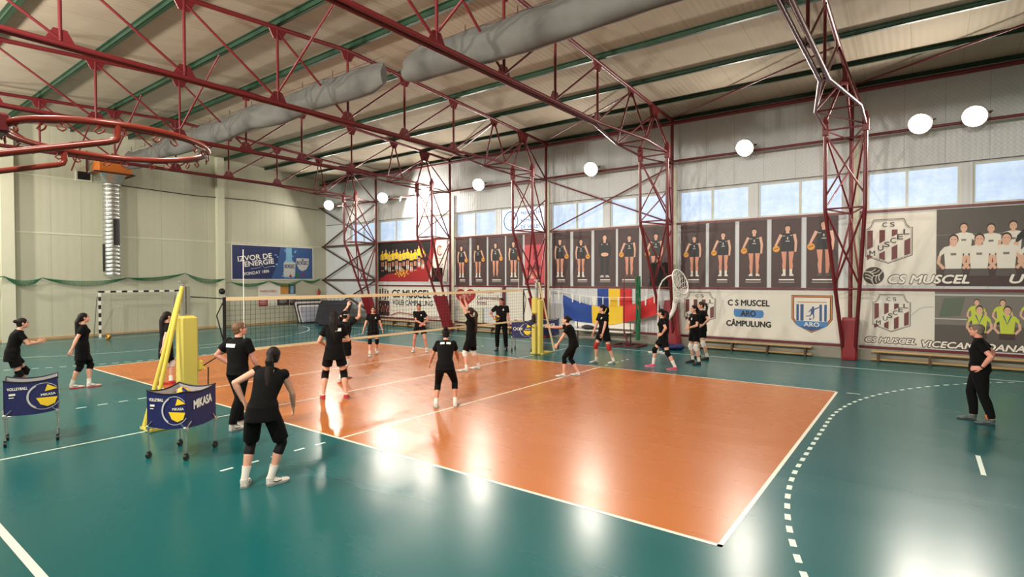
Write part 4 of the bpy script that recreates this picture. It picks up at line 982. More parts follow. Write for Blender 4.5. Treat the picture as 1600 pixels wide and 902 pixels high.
for lx, ly, z in [(sx * .14, sy * .14, zz) for zz in (.582, .80) for sx in (-1, 1) for sy in (-1, 1)] + [(0, 0, .66), (0, 0, .878)]:
    ca, sa = cos(radians(28)), sin(radians(28))
    ball('volleyball', (1.74 + lx * ca - ly * sa, -6.31 + lx * sa + ly * ca, z), 'yellow and blue volleyball lying in the front ball cart', seed=k_ + 2, group='balls in the front cart'); k_ += 1
ball_cart((-.90, -7.47, 0), radians(76), .64, .5, 1.02, .49, 'navy ball cart at the left edge in front of the clapping player', 'VE', 'M')
ball_cart((-1.0, 6.15, 0), radians(25), .72, .6, 1.08, .5, 'navy ball cart printed CEV between the man with a ball and the far post', 'CE', 'M')
ball_cart((-.72, 7.42, 0), radians(30), .74, .6, 1.08, .5, 'navy ball cart just right of the far net post', 'M', 'M')
ball('volleyball', (-17.45, -1.46, .106), 'yellow and dark volleyball on the floor in front of the goal', seed=21)
ball('volleyball', (-14.35, 8.95, 6.62), 'orange ball stuck in the lattice of the far corner column, lower one', .12, 5)
ball('volleyball', (-14.1, 8.9, 6.86), 'orange ball stuck in the lattice of the far corner column, upper one', .12, 8)

# ------------------------------------------------------------------ handball goal by the end wall
t = thing('handball_goal', 'black and white striped handball goal against the end wall', 'goal', (-18.75, .22, 0))
def stripes(m, a, b, n, first):
    a, b = V(a), V(b); up = V((1, 0, 0))
    for k in range(n): m.bar(a.lerp(b, k / n), a.lerp(b, (k + 1) / n), .08, .08, M['white'] if (k + first) % 2 else M['black'], up)
for s in (-1, 1):
    mb = MB(); stripes(mb, (0, s * 1.6, 0.005), (0, s * 1.6, 2.0), 11, 1); mb.build('goal_post', None, t)
mb = MB(); stripes(mb, (0, -1.64, 2.04), (0, 1.64, 2.04), 15, 0); mb.build('crossbar', None, t)
one('back_frame', lambda m: [m.path([V((0, s * 1.6, 1.98)), V((-.35, s * 1.6, 1.75)), V((-.82, s * 1.6, .03))], .02, None, 6) for s in (-1, 1)] + [m.tube((-.82, -1.6, .03), (-.82, 1.6, .03), .02), m.tube((-.0, -1.6, .03), (-.82, -1.6, .03), .02), m.tube((0, 1.6, .03), (-.82, 1.6, .03), .02)], M['galv'], t)
def gnet(m):
    for k in range(26):
        y = -1.6 + 3.2 * k / 25; m.path([V((-.02, y, 1.99)), V((-.45, y, 1.3)), V((-.82, y, .04))], .003, None, 4)
    for k in range(14):
        q = k / 13; m.tube((-.02 - .8 * q ** .8, -1.6, 1.99 - 1.95 * q), (-.02 - .8 * q ** .8, 1.6, 1.99 - 1.95 * q), .003, None, 4)
one('goal_net', gnet, M['netgrey'], t)

# ------------------------------------------------------------------ basketball rim close to the camera
t = thing('basketball_rim', 'orange basketball rim without a net hanging close at the upper left', 'basketball rim', (8.638, -9.27, 2.966))
RM = M['rim']
one('ring', lambda m: m.torus((0, 0, 0), .2375, .0092, None, seg=64, rs=12), RM, t)
def arm(m, ang, tx):
    p = V((cos(radians(ang)), sin(radians(ang)), 0)) * .2375
    m.path([p, p + V((0, 0, -.03)), p + V((0, -.004, -.040)), p + V((tx * .1, -.02, -.047)), p + V((tx, -.40, -.165))], .0085, None, 10)
one('support_arm', lambda m: arm(m, -15, -.05), RM, t)
one('support_arm', lambda m: arm(m, 194, .03), RM, t)
def hook(m, k):
    if 1:
        a = 2 * pi * k / 12 + .2; c = V((cos(a), sin(a), 0)); tg = V((-sin(a), cos(a), 0)); p = c * .2375
        for s in (-.018, .018):
            m.path([p + tg * s + V((0, 0, -.008)), p + tg * (s * 1.5) + V((0, 0, -.016)), p + tg * (s * 1.9) + V((0, 0, -.024)), p + tg * (s * 1.4) + V((0, 0, -.029)), p + tg * (s * .9) + V((0, 0, -.024)), p + tg * (s * .7) + V((0, 0, -.016))], .0022, None, 5)
        m.bar(p - tg * .03 + V((0, 0, -.008)), p + tg * .03 + V((0, 0, -.008)), .006, .006)
for k in range(12): one('net_hook', lambda m: hook(m, k), RM, t)
one('mounting_bracket', lambda m: (m.bbox((0, -.262, -.004), (.09, .06, .05), .006), m.bbox((0, -.42, -.06), (.10, .28, .06), .008), m.bbox((0, -.57, -.09), (.5, .03, .34), .01), m.bar((0, -.58, -.06), (0, -1.76, -.06), .08, .08)), M['red'], t)

# ------------------------------------------------------------------ far side line: practice hoop, stand, flag, benches, mats
t = thing('practice_hoop', 'white tilted practice hoop with net chute on a bent pole before the red column', 'practice hoop', (3.24, 8.2, 0))
one('pole', lambda m: m.path([V((0, 0, .03)), V((0, 0, 1.5)), V((.0, 0, 2.0)), V((.05, 0, 2.3)), V((.15, 0, 2.5)), V((.32, 0, 2.64)), V((.5, 0, 2.70)), V((.60, .0, 2.70))], .022, None, 8), M['white'], t)
one('base', lambda m: (m.bar((-.35, 0, .03), (.4, 0, .03), .06, .05), m.bar((0, -.35, .03), (0, .35, .03), .06, .05)), M['white'], t)
ax = V((.93, -.18, .32)).normalized(); cc = V((.77, 0, 2.47)); hr = .43
one('ring', lambda m: m.torus(cc, hr, .018, None, ax, 36, 8), M['white'], t)
def chute(m):
    u, w2 = perp(ax); low = V((.60, 0, 1.80)); pt = lambda a, q: (cc + (u * cos(a) + w2 * sin(a)) * hr).lerp(low + (u * cos(a) + w2 * sin(a)) * .10, q)
    for k in range(14):
        for s in (1, -1): m.path([pt(2 * pi * k / 14 + s * q * 1.6, q) for q in (0, .2, .4, .6, .8, 1.0)], .008, None, 4)
    m.path([low + V((.05, 0, .12)), low, V((.56, 0, 1.55)), V((.46, 0, 1.34)), V((.36, 0, 1.2)), V((.14, 0, 1.1))], .05, None, 8, radii=[.11, .09, .075, .065, .055, .045])
one('net_chute', chute, M['white'], t)
t = thing('measuring_stand', 'thin red pole on a red square floor frame before the tricolour flag', 'stand', (1.3, 9.62, 0))
one('base_frame', lambda m: (m.bar((-.35, -.45, .03), (.75, -.45, .03), .07, .05), m.bar((-.35, .45, .03), (.75, .45, .03), .07, .05), m.bar((-.32, -.45, .03), (-.32, .45, .03), .07, .05), m.bar((.72, -.45, .03), (.72, .45, .03), .07, .05), m.path([V((.2, 0, .05)), V((.1, 0, .25)), V((0, 0, .55))], .035, None, 8), m.bar((.2, -.45, .03), (.2, .45, .03), .06, .05)), M['red'], t)
one('pole', lambda m: (m.tube((0, 0, .5), (0, 0, 2.5), .022), m.path([V((0, 0, 2.48)), V((.02, 0, 2.6)), V((.12, 0, 2.66)), V((.2, 0, 2.62))], .016, None, 6), m.tube((0, 0, 1.95), (0, 0, 2.05), .04)), M['red'], t)
nt_ = MB(); rr = random.Random(2)
for k in range(14):
    ph = rr.uniform(0, 6); nt_.path([V((1.72 + .07 * cos(ph + z * 1.3), 9.97 + .05 * sin(ph + z * 1.7), z)) for z in [.2 + .13 * q for q in range(20)]], .02, None, 5)
tag(nt_.build('rolled_net', M['netgreen']), 'green net gathered into a hanging bundle beside the tricolour flag', 'netting')
# flags
def cloth(name, x0, x1, zfun, y, cols, label, cat, amp=.05, n=60, rows=18, ph=0.0):
    mb = MB(); g = [[None] * (rows + 1) for _ in range(n + 1)]
    for i in range(n + 1):
        q = i / n; x = x0 + (x1 - x0) * q; z1, z0 = zfun(q)
        for j in range(rows + 1):
            r = j / rows; z = z0 + (z1 - z0) * r
            fold = amp * (sin(9 * q + 7 * r * (1 - 2 * q) + ph) * .5 + .5 * sin(23 * q - 11 * r * (q - .5) + ph))
            g[i][j] = (x, y + fold, z)
    for i in range(n):
        m = cols[min(int(i / n * len(cols)), len(cols) - 1)]
        for j in range(rows):
            a, b, c, d = g[i][j], g[i + 1][j], g[i + 1][j + 1], g[i][j + 1]
            mb.add([a, b, c, d], [(0, 1, 2, 3)], m, True); bk = lambda p: (p[0], p[1] + .006, p[2])
            mb.add([bk(a), bk(d), bk(c), bk(b)], [(0, 1, 2, 3)], m, True)
    return tag(mb.build(name), label, cat)
cloth('flag', -1.82, 2.34, lambda q: (1.92 - .52 * sin(pi * q) ** .8 + .05 * q, .84 - .12 * sin(pi * q) + .34 * max(0, q - .55) / .45), 10.25, [M['fl_blue'], M['fl_yellow'], M['fl_red']], 'big draped blue, yellow and red flag hanging low on the far wall', 'flag', .045)
cloth('flag', -.50, 1.05, lambda q: (2.16, 1.30), 10.85, [M['fl_blue'], M['fl_yellow'], M['fl_red']], 'smaller straight blue, yellow and red flag behind the big draped flag', 'flag', .012, 30, 8)
t = thing('pennant_line', 'white cord with hanging white pennants strung across the tricolour flag', 'cord', (0, 0, 0))
cp = [V((-2.6, 10.17, 2.16)), V((-1.6, 10.17, 1.98)), V((-.6, 10.17, 1.84)), V((.6, 10.17, 1.82)), V((1.8, 10.17, 1.86)), V((2.5, 10.17, 2.06)), V((3.0, 10.17, 2.16))]
one('cord', lambda m: m.path(cp, .012, None, 6), M['white'], t)
for x, z, w_ in ((-2.45, 2.1, .07), (-2.0, 2.04, .06), (-1.3, 1.93, .08), (-.95, 1.9, .08), (-.28, 1.84, .24), (.12, 1.83, .05), (.42, 1.82, .05), (.80, 1.83, .07), (1.95, 1.88, .08), (2.3, 1.98, .06)):
    one('pennant', lambda m: m.plate([(x - w_ / 2, 10.15, z), (x + w_ / 2, 10.15, z), (x + w_ * .3, 10.15, z - .34), (x - w_ * .3, 10.15, z - .34)], .006, None, (0, 1, 0)), M['white'], t)
t = thing('white_bench', 'white bench with white slatted back under the tricolour flag', 'bench', (.05, 10.12, 0))
one('seat', lambda m: m.bbox((0, -.02, .46), (2.7, .36, .045), .01), M['white'], t)
one('back_board', lambda m: m.bbox((0, .2, .68), (2.7, .03, .24), .01), M['white'], t)
one('frame', lambda m: [(m.bar((x, -.15, .02), (x, -.15, .44), .04, .04), m.bar((x, .2, .02), (x, .2, .8), .04, .04), m.bar((x, -.15, .40), (x, .2, .40), .04, .04)) for x in (-1.2, 0, 1.2)] + [m.bar((-1.3, -.15, .25), (1.3, -.15, .25), .03, .03)], M['darksteel'], t)
def bench(x0, x1, y, label, legs=4):
    t = thing('gym_bench', label, 'bench', ((x0 + x1) / 2, y, 0), 0, 'low wooden benches along the far wall')
    L = x1 - x0
    one('seat', lambda m: m.bbox((0, 0, .31), (L, .24, .045), .01), M['wood'], t)
    one('rail', lambda m: m.bbox((0, 0, .075), (L, .10, .07), .01), M['wood'], t, 'balance rail near the floor')
    for k in range(legs): one('leg', lambda m: (m.bbox((-L / 2 + .18 + (L - .36) * k / (legs - 1), 0, .165), (.06, .22, .25), .01), m.bbox((-L / 2 + .18 + (L - .36) * k / (legs - 1), 0, .02), (.07, .30, .035), .008)), M['darkwood'], t)
bench(3.75, 7.6, 10.46, 'low wooden gym bench under the ARO banner')
bench(9.25, 13.4, 10.42, 'low wooden gym bench behind the coach at the right')
bench(-14.2, -10.3, 10.42, 'low wooden gym bench under the VOLEI CÂMPULUNG banner')
bench(-8.2, -4.6, 10.42, 'low wooden gym bench under the heart banner')
t = thing('gym_mats', 'stack of leaning dark and white gym mats against the end wall', 'gym mats', (-18.6, 9.2, 0), radians(-8))
def mats(t, n, tops):
    for k in range(n):
        a = radians(62)
        mb = MB(); R_ = Matrix.Rotation(-radians(28), 3, 'Y'); c = V((-.55 + .17 * k, 0, .68 - .045 * k))
        one('mat', lambda m: m.bbox(c, (.14, 1.7 - .04 * k, 1.45 - .12 * k), .03, None, R_), (M['gym_mat'], M['gym_mat_white'], M['gym_mat'], M['gym_mat_white'], M['gym_mat_top'])[tops[k]], t, ('dark blue mat', 'white edged mat', 'dark mat', 'white mat', 'grey mat')[tops[k]])
mats(t, 5, (0, 3, 0, 3, 4))
t = thing('gym_mats', 'dark gym mats leaning in the far left corner below the cross bracing', 'gym mats', (-16.8, 9.0, 0), radians(-60))
mats(t, 3, (0, 0, 0))
t = thing('gym_mats', 'dark folded mats leaning against the foot of the last red column', 'gym mats', (-15.45, 8.1, 0), radians(-75))
mats(t, 2, (0, 0))
t = thing('fire_extinguisher', 'small red fire extinguisher on the end wall near the corner', 'fire extinguisher', (XL + .12, 10.26, 1.45))
one('cylinder', lambda m: m.lathe((0, 0, 0), [(.06, 0), (.075, .02), (.075, .36), (.05, .43), (.025, .45)], None, 14), M['extred'], t)
one('valve', lambda m: (m.tube((0, 0, .45), (0, 0, .52), .02), m.bar((0, -.03, .52), (0, .09, .56), .02, .02), m.path([V((0, .02, .5)), V((.02, .1, .42)), V((.05, .09, .2))], .012, None, 6)), M['black'], t)
def speaker(loc, w_, h_, label):
    t = thing('loudspeaker', label, 'loudspeaker', loc)
    one('cabinet', lambda m: m.bbox((0, 0, h_ / 2), (w_, .35, h_), .02), M['black'], t)
    one('grille', lambda m: m.bbox((0, -.18, h_ / 2), (w_ * .9, .02, h_ * .92), .008), M['pr_grey2'] if False else M['blackcord'], t)
    one('hanger', lambda m: (m.bar((-w_ * .3, 0.05, h_), (-w_ * .3, .25, h_ + .2), .03, .03), m.bar((w_ * .3, .05, h_), (w_ * .3, .25, h_ + .2), .03, .03), m.bar((0, .17, h_ * .5), (0, .45, h_ * .5), .05, .05)), M['darksteel'], t)
speaker((2.42, 10.28, 2.28), .62, .92, 'black loudspeaker hanging behind the practice hoop')
speaker((-9.35, 10.28, 2.44), .42, .72, 'black loudspeaker hanging beside the column left of the heart banner')
t = thing('wall_lamp', 'small dark round lamp on the white pilaster above the net end', 'wall lamp', (XL + .3, 4.28, 1.95))
one('body', lambda m: m.lathe((0, 0, 0), [(.16, .0), (.16, .06), (.12, .14), (.05, .18)], None, 16, (1, 0, 0)), M['black'], t)
one('mount', lambda m: m.bbox((-.02, 0, 0), (.04, .2, .2), .01), M['darksteel'], t)
bg = MB(); bg.ell((0, 0, .10), .42, .22, .11, None, 18, 10); bg.ell((.35, .02, .12), .2, .18, .12, None, 14, 8)
o = bg.build('sports_bag', M['navy']); o.location = (3.15, 9.5, 0); tag(o, 'dark blue sports bag on the floor at the foot of the second red column', 'bag')
bg = MB(); bg.ell((0, 0, .08), .3, .16, .09, None, 16, 8); bg.torus((0, 0, .14), .10, .012, None, (0, .3, 1), 20, 6)
o = bg.build('jacket', M['gym_mat']); o.location = (-.55, 10.1, .50); tag(o, 'dark jacket lying on the white bench under the flag', 'jacket')

# ------------------------------------------------------------------ people
SK = dict(a=mat('skin fair', (214, 160, 136), 0.5, var=0.04, vscale=20), b=mat('skin tan', (196, 138, 110), 0.5, var=0.04, vscale=20), c=mat('skin ruddy', (206, 142, 122), 0.5, var=0.05, vscale=20))
CL = dict(black=mat('black jersey cloth', (9, 9, 10), 0.9, spec=.2, bump=0.3, bscale=25), black2=mat('black shorts cloth', (8, 8, 9), 0.9, spec=.2, bump=0.3, bscale=25), legging=mat('black legging', (7, 7, 8), 0.7, spec=.3),
          kneeblack=mat('black knee pad', (9, 9, 10), 0.8, spec=.2), kneewhite=mat('white knee pad', (226, 218, 212), 0.8), kneered=mat('red knee pad', (166, 40, 40), 0.8),
          sock=mat('white sock', (228, 222, 212), 0.85), sockblack=mat('black sock', (20, 20, 22), 0.85), shoewhite=mat('white shoe', (214, 208, 200), 0.5), shoered=mat('red shoe', (190, 48, 56), 0.5), shoepink=mat('pink shoe', (226, 70, 110), 0.5),
          shoeblack=mat('black shoe', (30, 28, 30), 0.5), shoegrey=mat('slate shoe', (66, 82, 84), 0.55), sole=mat('shoe sole', (150, 148, 144), 0.6), solered=mat('red shoe sole', (196, 60, 60), 0.6), soledark=mat('dark shoe sole', (40, 40, 42), 0.6),
          flame=mat('orange trouser print', (226, 120, 60), 0.8), band=mat('white shirt print', (226, 226, 222), 0.7))
HR = dict(dark=mat('dark brown hair', (24, 16, 13), 0.7, spec=.25, bump=0.6, bscale=70), brown=mat('brown hair', (56, 36, 27), 0.7, spec=.25, bump=0.6, bscale=70), black=mat('black hair', (14, 11, 11), 0.7, spec=.25, bump=0.6, bscale=70), fair=mat('short light brown hair', (104, 72, 50), 0.6, bump=0.6, bscale=70), grey=mat('grey cropped hair', (104, 92, 82), 0.7, bump=0.6, bscale=70))
EYE = mat('eye dark', (30, 22, 20), 0.2); LIP = mat('lips', (172, 92, 86), 0.5); BROW = mat('brow', (52, 38, 32), 0.7); GLS = mat('spectacle rim', (30, 28, 30), 0.3)

def ring_at(c, x, y, a, b, n=14, sq=1.0):
    R = []
    for k in range(n):
        t = 2 * pi * k / n; ct, st_ = cos(t), sin(t)
        R.append(c + x * (a * math.copysign(abs(ct) ** sq, ct)) + y * (b * math.copysign(abs(st_) ** sq, st_)))
    return R
def limb(mb, pts, radii, side, n=12):
    """closed loft through points; radii are (across, along) pairs or numbers; side = reference axis"""
    pts = [V(p) for p in pts]; R = []
    for i, p in enumerate(pts):
        t = (pts[min(i + 1, len(pts) - 1)] - pts[max(i - 1, 0)]).normalized()
        x = side - t * side.dot(t)
        x = x.normalized() if x.length > .05 else perp(t)[0]
        y = t.cross(x); r = radii[i]; a, b = r if isinstance(r, tuple) else (r, r)
        R.append(ring_at(p, x, y, a, b, n))
    mb.rings(R)
def remesh(mb, name, m, parent, vox, smooth=2, fac=.5):
    o = mb.build(name, m, None)
    md = o.modifiers.new('r', 'REMESH'); md.mode = 'VOXEL'; md.voxel_size = vox; md.use_smooth_shade = True
    if smooth: sm = o.modifiers.new('s', 'SMOOTH'); sm.iterations = smooth; sm.factor = fac
    dg = bpy.context.evaluated_depsgraph_get(); dg.update()
    me = bpy.data.meshes.new_from_object(o.evaluated_get(dg))
    old = o.data; bpy.data.objects.remove(o, do_unlink=True); bpy.data.meshes.remove(old)
    me.name = name; me.materials.clear(); me.materials.append(m)
    me.polygons.foreach_set('use_smooth', [True] * len(me.polygons))
    return link(name, me, parent)
def ik(A, T, l1, l2, pole):
    A, T = V(A), V(T); d = T - A; L = d.length
    if L > (l1 + l2) * .999: T = A + d * ((l1 + l2) * .999 / L); d = T - A; L = d.length
    if L < abs(l1 - l2) + .02: L = abs(l1 - l2) + .02
    u = d.normalized(); a = (l1 * l1 - l2 * l2 + L * L) / (2 * L); h = sqrt(max(l1 * l1 - a * a, 0))
    p = V(pole); p = p - u * p.dot(u)
    p = p.normalized() if p.length > 1e-3 else perp(u)[0]
    return A + u * a + p * h, T
def hand(mb, wr, d, pn, thumb, k, curl=.35, spread=.12):
    """palm, four bent fingers of unequal length, thumb from the side of the palm"""
    d = V(d).normalized(); pn = V(pn); pn = (pn - d * pn.dot(d)).normalized(); th = V(thumb); th = th - d * th.dot(d) - pn * th.dot(pn); th = th.normalized()
    pl_ = .088 * k
    limb(mb, [wr - d * .015 * k, wr + d * .02 * k, wr + d * .06 * k, wr + d * pl_], [(.026 * k, .018 * k), (.033 * k, .017 * k), (.040 * k, .015 * k), (.038 * k, .0125 * k)], th, 12)
    for i, (off, ln) in enumerate(((.030, .072), (.0105, .080), (-.0095, .074), (-.029, .058))):
        p = wr + d * (pl_ - .012 * k) + th * (off * k); dd = (d + th * (off * 1.6 + spread * (1.5 - i) * .12)).normalized(); a = 0; P = [p, p + dd * .012 * k]
        for seg, q in enumerate((.45, .31, .24)):
            a += curl * (.7 + .25 * seg) * (1 + .06 * i); P.append(P[-1] + (dd * cos(a) + pn * sin(a)) * (ln * q * k))
        mb.path(P, .0085 * k, None, 7, radii=[.0098 * k, .0098 * k, .0090 * k, .0083 * k, .0070 * k])
    b = wr + d * .022 * k + th * .026 * k
    t1 = b + (th * .62 + d * .75 + pn * .25).normalized() * .040 * k; t2 = t1 + (th * .25 + d * .95 + pn * (.2 + curl * .5)).normalized() * .030 * k; t3 = t2 + (d * .95 + pn * (.3 + curl * .6)).normalized() * .022 * k
    mb.path([b - th * .012 * k, b, t1, t2, t3], .010 * k, None, 7, radii=[.014 * k, .0135 * k, .0112 * k, .0098 * k, .0078 * k])

def person(label, xy, face, H, P):
    """face = heading in the world (radians). P holds pose (local f,s,z: forward, left, up in metres) and clothing."""
    t = thing('person', label, 'person', (xy[0], xy[1], 0), face)
    k = H / 1.75; g = P.get
    male = g('male', 0); bulk = g('bulk', 1.0)
    f, s_, up = V((1, 0, 0)), V((0, 1, 0)), V((0, 0, 1))
    toL = lambda w: Matrix.Rotation(-face, 3, 'Z') @ (V((w[0], w[1], 0)) - V((xy[0], xy[1], 0)))
    foot = {}
    for nm, sd in (('L', 1), ('R', -1)):
        w = g('foot' + nm)
        foot[nm] = (toL(w) if w else V((0, sd * .11 * k, 0)))
        foot[nm].z = g('lift' + nm, 0.0)
    fy = {'L': g('toeL', .12), 'R': g('toeR', -.12)}
    mid = (foot['L'] + foot['R']) / 2
    pel = V((mid.x + g('hipf', 0.0), mid.y + g('hips', 0.0), (.945 - g('crouch', 0.0)) * k))
    th_l, sh_l = .435 * k, .425 * k
    ank = {n: foot[n] + V((-.045 * k * cos(fy[n]), -.045 * k * sin(fy[n]), .085 * k)) for n in 'LR'}
    tw = g('hiptw', 0.0); hx = V((-sin(tw), cos(tw), 0)); hf = V((cos(tw), sin(tw), 0))
    hip = {'L': pel + hx * .092 * k - up * .02 * k, 'R': pel - hx * .092 * k - up * .02 * k}
    # lower the pelvis until both legs reach
    for n in 'LR':
        for _ in range(40):
            if (hip[n] - ank[n]).length <= (th_l + sh_l) * .997: break
            pel.z -= .006 * k
            for q in 'LR': hip[q].z -= .006 * k
    knee = {}
    for n, sd in (('L', 1), ('R', -1)):
        pole = V((cos(fy[n]), sin(fy[n]), 0)) + s_ * sd * g('kneeout', .08)
        knee[n], ank[n] = ik(hip[n], ank[n], th_l, sh_l, pole)
    # spine
    ln, ls = radians(g('lean', 3)), radians(g('side', 0))
    ud = (up * cos(ln) + f * sin(ln)); ud = (ud * cos(ls) + s_ * sin(ls)).normalized()
    st = g('twist', 0.0); sx = V((-sin(st), cos(st), 0)); sx = (sx - ud * sx.dot(ud)).normalized(); sf = sx.cross(ud)
    ws = (.205 if male else .182) * k * (bulk if male else 1)
    waist = pel + (up * .6 + ud * .4).normalized() * .14 * k
    chest = waist + ud * .20 * k; shc = chest + ud * .125 * k
    neck0 = shc + ud * .045 * k; sho = {'L': shc + sx * (ws - .03 * k), 'R': shc - sx * (ws - .03 * k)}
    hy, hp, hr_ = g('hyaw', 0.0), g('hpitch', 0.0), g('hroll', 0.0)
    nd = (ud * .55 + up * .45 + f * (.22 if ln < .5 else .1)).normalized()
    hc = neck0 + nd * .155 * k
    Rh = (Matrix.Rotation(hy, 3, 'Z') @ Matrix.Rotation(-hp, 3, 'Y') @ Matrix.Rotation(hr_, 3, 'X'))
    HF, HS, HU = Rh @ f, Rh @ s_, Rh @ up
    ua, fa = .285 * k, .25 * k
    elb, wri, hdir = {}, {}, {}
    for n, sd in (('L', 1), ('R', -1)):
        a = g('arm' + n, 'hang'); A = sho[n]
        if a == 'hang': T = A + V((.06 * k, sd * .10 * k, -.515 * k)); pole = V((-1, sd * .4, 0))
        elif a == 'hip': T = pel + hf * .035 * k + hx * sd * .185 * k + up * .09 * k; pole = V((-.55, sd * 1, -.1))
        else: T = pel * 0 + V(a[0]) * k; pole = V(a[1])
        elb[n], wri[n] = ik(A, T, ua, fa, pole)
        hdir[n] = (wri[n] - elb[n]).normalized()
    B = MB(); X = f
    m_ = 1.12 if male else 1.0
    hipw = (.158 if male else .165) * k
    bl = bulk
    # trunk
    def trunk(mb, e, hem=None, lo_=None, top=1.0):
        pts = [pel - up * .10 * k, pel - up * .02 * k, pel + (waist - pel) * .5, waist, waist + ud * .10 * k, chest, chest + ud * .07 * k, shc - ud * .005 * k, shc + ud * .035 * k, neck0 + ud * .01 * k]
        ax = [hx, hx, hx, (hx + sx).normalized(), sx, sx, sx, sx, sx, sx]
        rr = [(hipw * .80, .100 * k), (hipw, .116 * k * bl), (hipw * .95, .112 * k * bl), ((.128 if not male else .148) * k * bl, .096 * k * bl), ((.136 if not male else .156) * k * bl, .100 * k * bl), (.152 * k * m_, .110 * k * bl), (.160 * k * m_, .102 * k), (ws * .93, .078 * k), (ws * .62, .062 * k), (.062 * k, .058 * k)]
        if lo_ is not None: pts, ax, rr = pts[lo_:], ax[lo_:], rr[lo_:]
        if hem is not None: pts = [hem[0]] + pts; ax = [hx] + ax; rr = [hem[1]] + rr
        R = []
        for p, x, (a, b) in zip(pts, ax, rr):
            y = x.cross(ud if p.z > waist.z else up).normalized(); R.append(ring_at(p, x, y, a + e, b + e, 20, .88))
        mb.rings(R)
    trunk(B, 0)
    if not male:
        for sd in (1, -1): B.ell(chest + ud * .02 * k + sx * sd * .065 * k + sf * .078 * k, .052 * k, .052 * k, .055 * k)
    limb(B, [neck0 - ud * .03 * k, neck0 + nd * .05 * k, hc - nd * .04 * k - HF * .01 * k], [.058 * k * m_, .050 * k * m_, .050 * k * m_], sx)
    # head: skull, jaw, nose, ears, brow
    Rm = Matrix((HF, HS, HU)).transposed()
    at = lambda a, b, c: hc + (HF * a + HS * b + HU * c) * k
    B.ell(at(-.012, 0, .028), .094 * k, .074 * k, .088 * k, None, 18, 12, Rm)
    B.ell(at(.022, 0, -.030), .068 * k, .058 * k, .078 * k, None, 16, 10, Rm)
    B.ell(at(.058, 0, -.072), .030 * k, .032 * k, .026 * k, None, 12, 8, Rm)
    B.path([at(.078, 0, .022), at(.098, 0, -.006), at(.104, 0, -.022), at(.084, 0, -.030)], .01, None, 7, radii=[.008 * k, .010 * k, .013 * k, .010 * k])
    B.ell(at(.082, 0, -.050), .014 * k, .024 * k, .010 * k, None, 10, 6, Rm)
    B.ell(at(.074, 0, .034), .016 * k, .048 * k, .012 * k, None, 12, 6, Rm)
    for sd in (1, -1):
        B.ell(at(-.004, sd * .074, -.004), .018 * k, .009 * k, .032 * k, None, 10, 8, Rm)
        B.ell(at(.048, sd * .038, -.022), .028 * k, .022 * k, .024 * k, None, 10, 8, Rm)
    for n, sd in (('L', 1), ('R', -1)):
        A, E_, W = sho[n], elb[n], wri[n]
        B.ell(A, .055 * k * m_)
        limb(B, [A - (E_ - A) * .02, A + (E_ - A) * .25, A + (E_ - A) * .6, E_ - (E_ - A) * .04], [.048 * k * m_, .047 * k * m_, .042 * k * m_, .036 * k * m_], X)
        B.ell(E_, .037 * k * m_)
        limb(B, [E_, E_ + (W - E_) * .25, E_ + (W - E_) * .65, W], [.037 * k * m_, .040 * k * m_, .031 * k * m_, (.022 * k * m_, .027 * k * m_)], X)
        pn = g('palm' + n); thb = g('thumb' + n)
        if pn is None: pn = -s_ * sd if g('arm' + n, 'hang') != 'hip' else -up
        if thb is None: thb = f if g('arm' + n, 'hang') != 'hip' else f
        hd_ = hdir[n]
        if g('arm' + n, 'hang') == 'hip': hd_ = (hf * .75 + hx * -sd * .25 - up * .35).normalized(); pn = -hx * sd; thb = up
        if g('hd' + n): hd_ = V(g('hd' + n)).normalized()
        hand(B, W, hd_, pn, thb, k * (1.05 if male else .97), g('curl' + n, .35))
        hp_, K, Aa = hip[n], knee[n], ank[n]
        limb(B, [hp_ + up * .06 * k, hp_ - up * .04 * k + hx * sd * .005, hp_ + (K - hp_) * .45, K - (K - hp_) * .06], [.080 * k, .088 * k * (1.04 if not male else 1), .070 * k, .053 * k], X)
        B.ell(K, .054 * k)
        pole_b = -V((cos(fy[n]), sin(fy[n]), 0)) * .012 * k
        limb(B, [K, K + (Aa - K) * .12 + pole_b * .5, K + (Aa - K) * .32 + pole_b, K + (Aa - K) * .7, Aa], [.050 * k, .050 * k, .056 * k, .040 * k, .034 * k], X)
        fd = V((cos(fy[n]), sin(fy[n]), 0))
        limb(B, [Aa - fd * .02 * k, Aa + fd * .05 * k - up * .03 * k, Aa + fd * .13 * k - up * .052 * k], [.034 * k, .032 * k, .024 * k], X)
    body = remesh(B, 'body', SK[g('skin', 'a')], t, g('vox', .0075), 2, .4)
    # face details
    ey = MB(); lp = MB(); br = MB()
    for sd in (1, -1):
        ey.ell(at(.079, sd * .030, .012), .008 * k, .014 * k, .0065 * k, None, 10, 6, Rm)
        br.path([at(.084, sd * .016, .033), at(.086, sd * .032, .038), at(.074, sd * .050, .032)], .004 * k, None, 5)
    lp.ell(at(.092, 0, -.049), .008 * k, .022 * k, .0055 * k, None, 10, 6, Rm)
    ey.build('eyes', EYE, body); lp.build('lips', LIP, body); br.build('eyebrows', BROW, body)
    if g('glasses'):
        gl = MB()
        for sd in (1, -1): gl.torus(at(.094, sd * .032, .010), .023 * k, .003 * k, None, HF, 20, 5); gl.tube(at(.090, sd * .056, .012), at(-.01, sd * .080, .010), .003 * k, None, 5)
        gl.tube(at(.097, -.01, .012), at(.097, .01, .012), .003 * k, None, 5); gl.build('glasses', GLS, t)
    # hair
    hs = g('hair', 'pony'); hm = HR[g('haircol', 'dark')]; hb = MB()
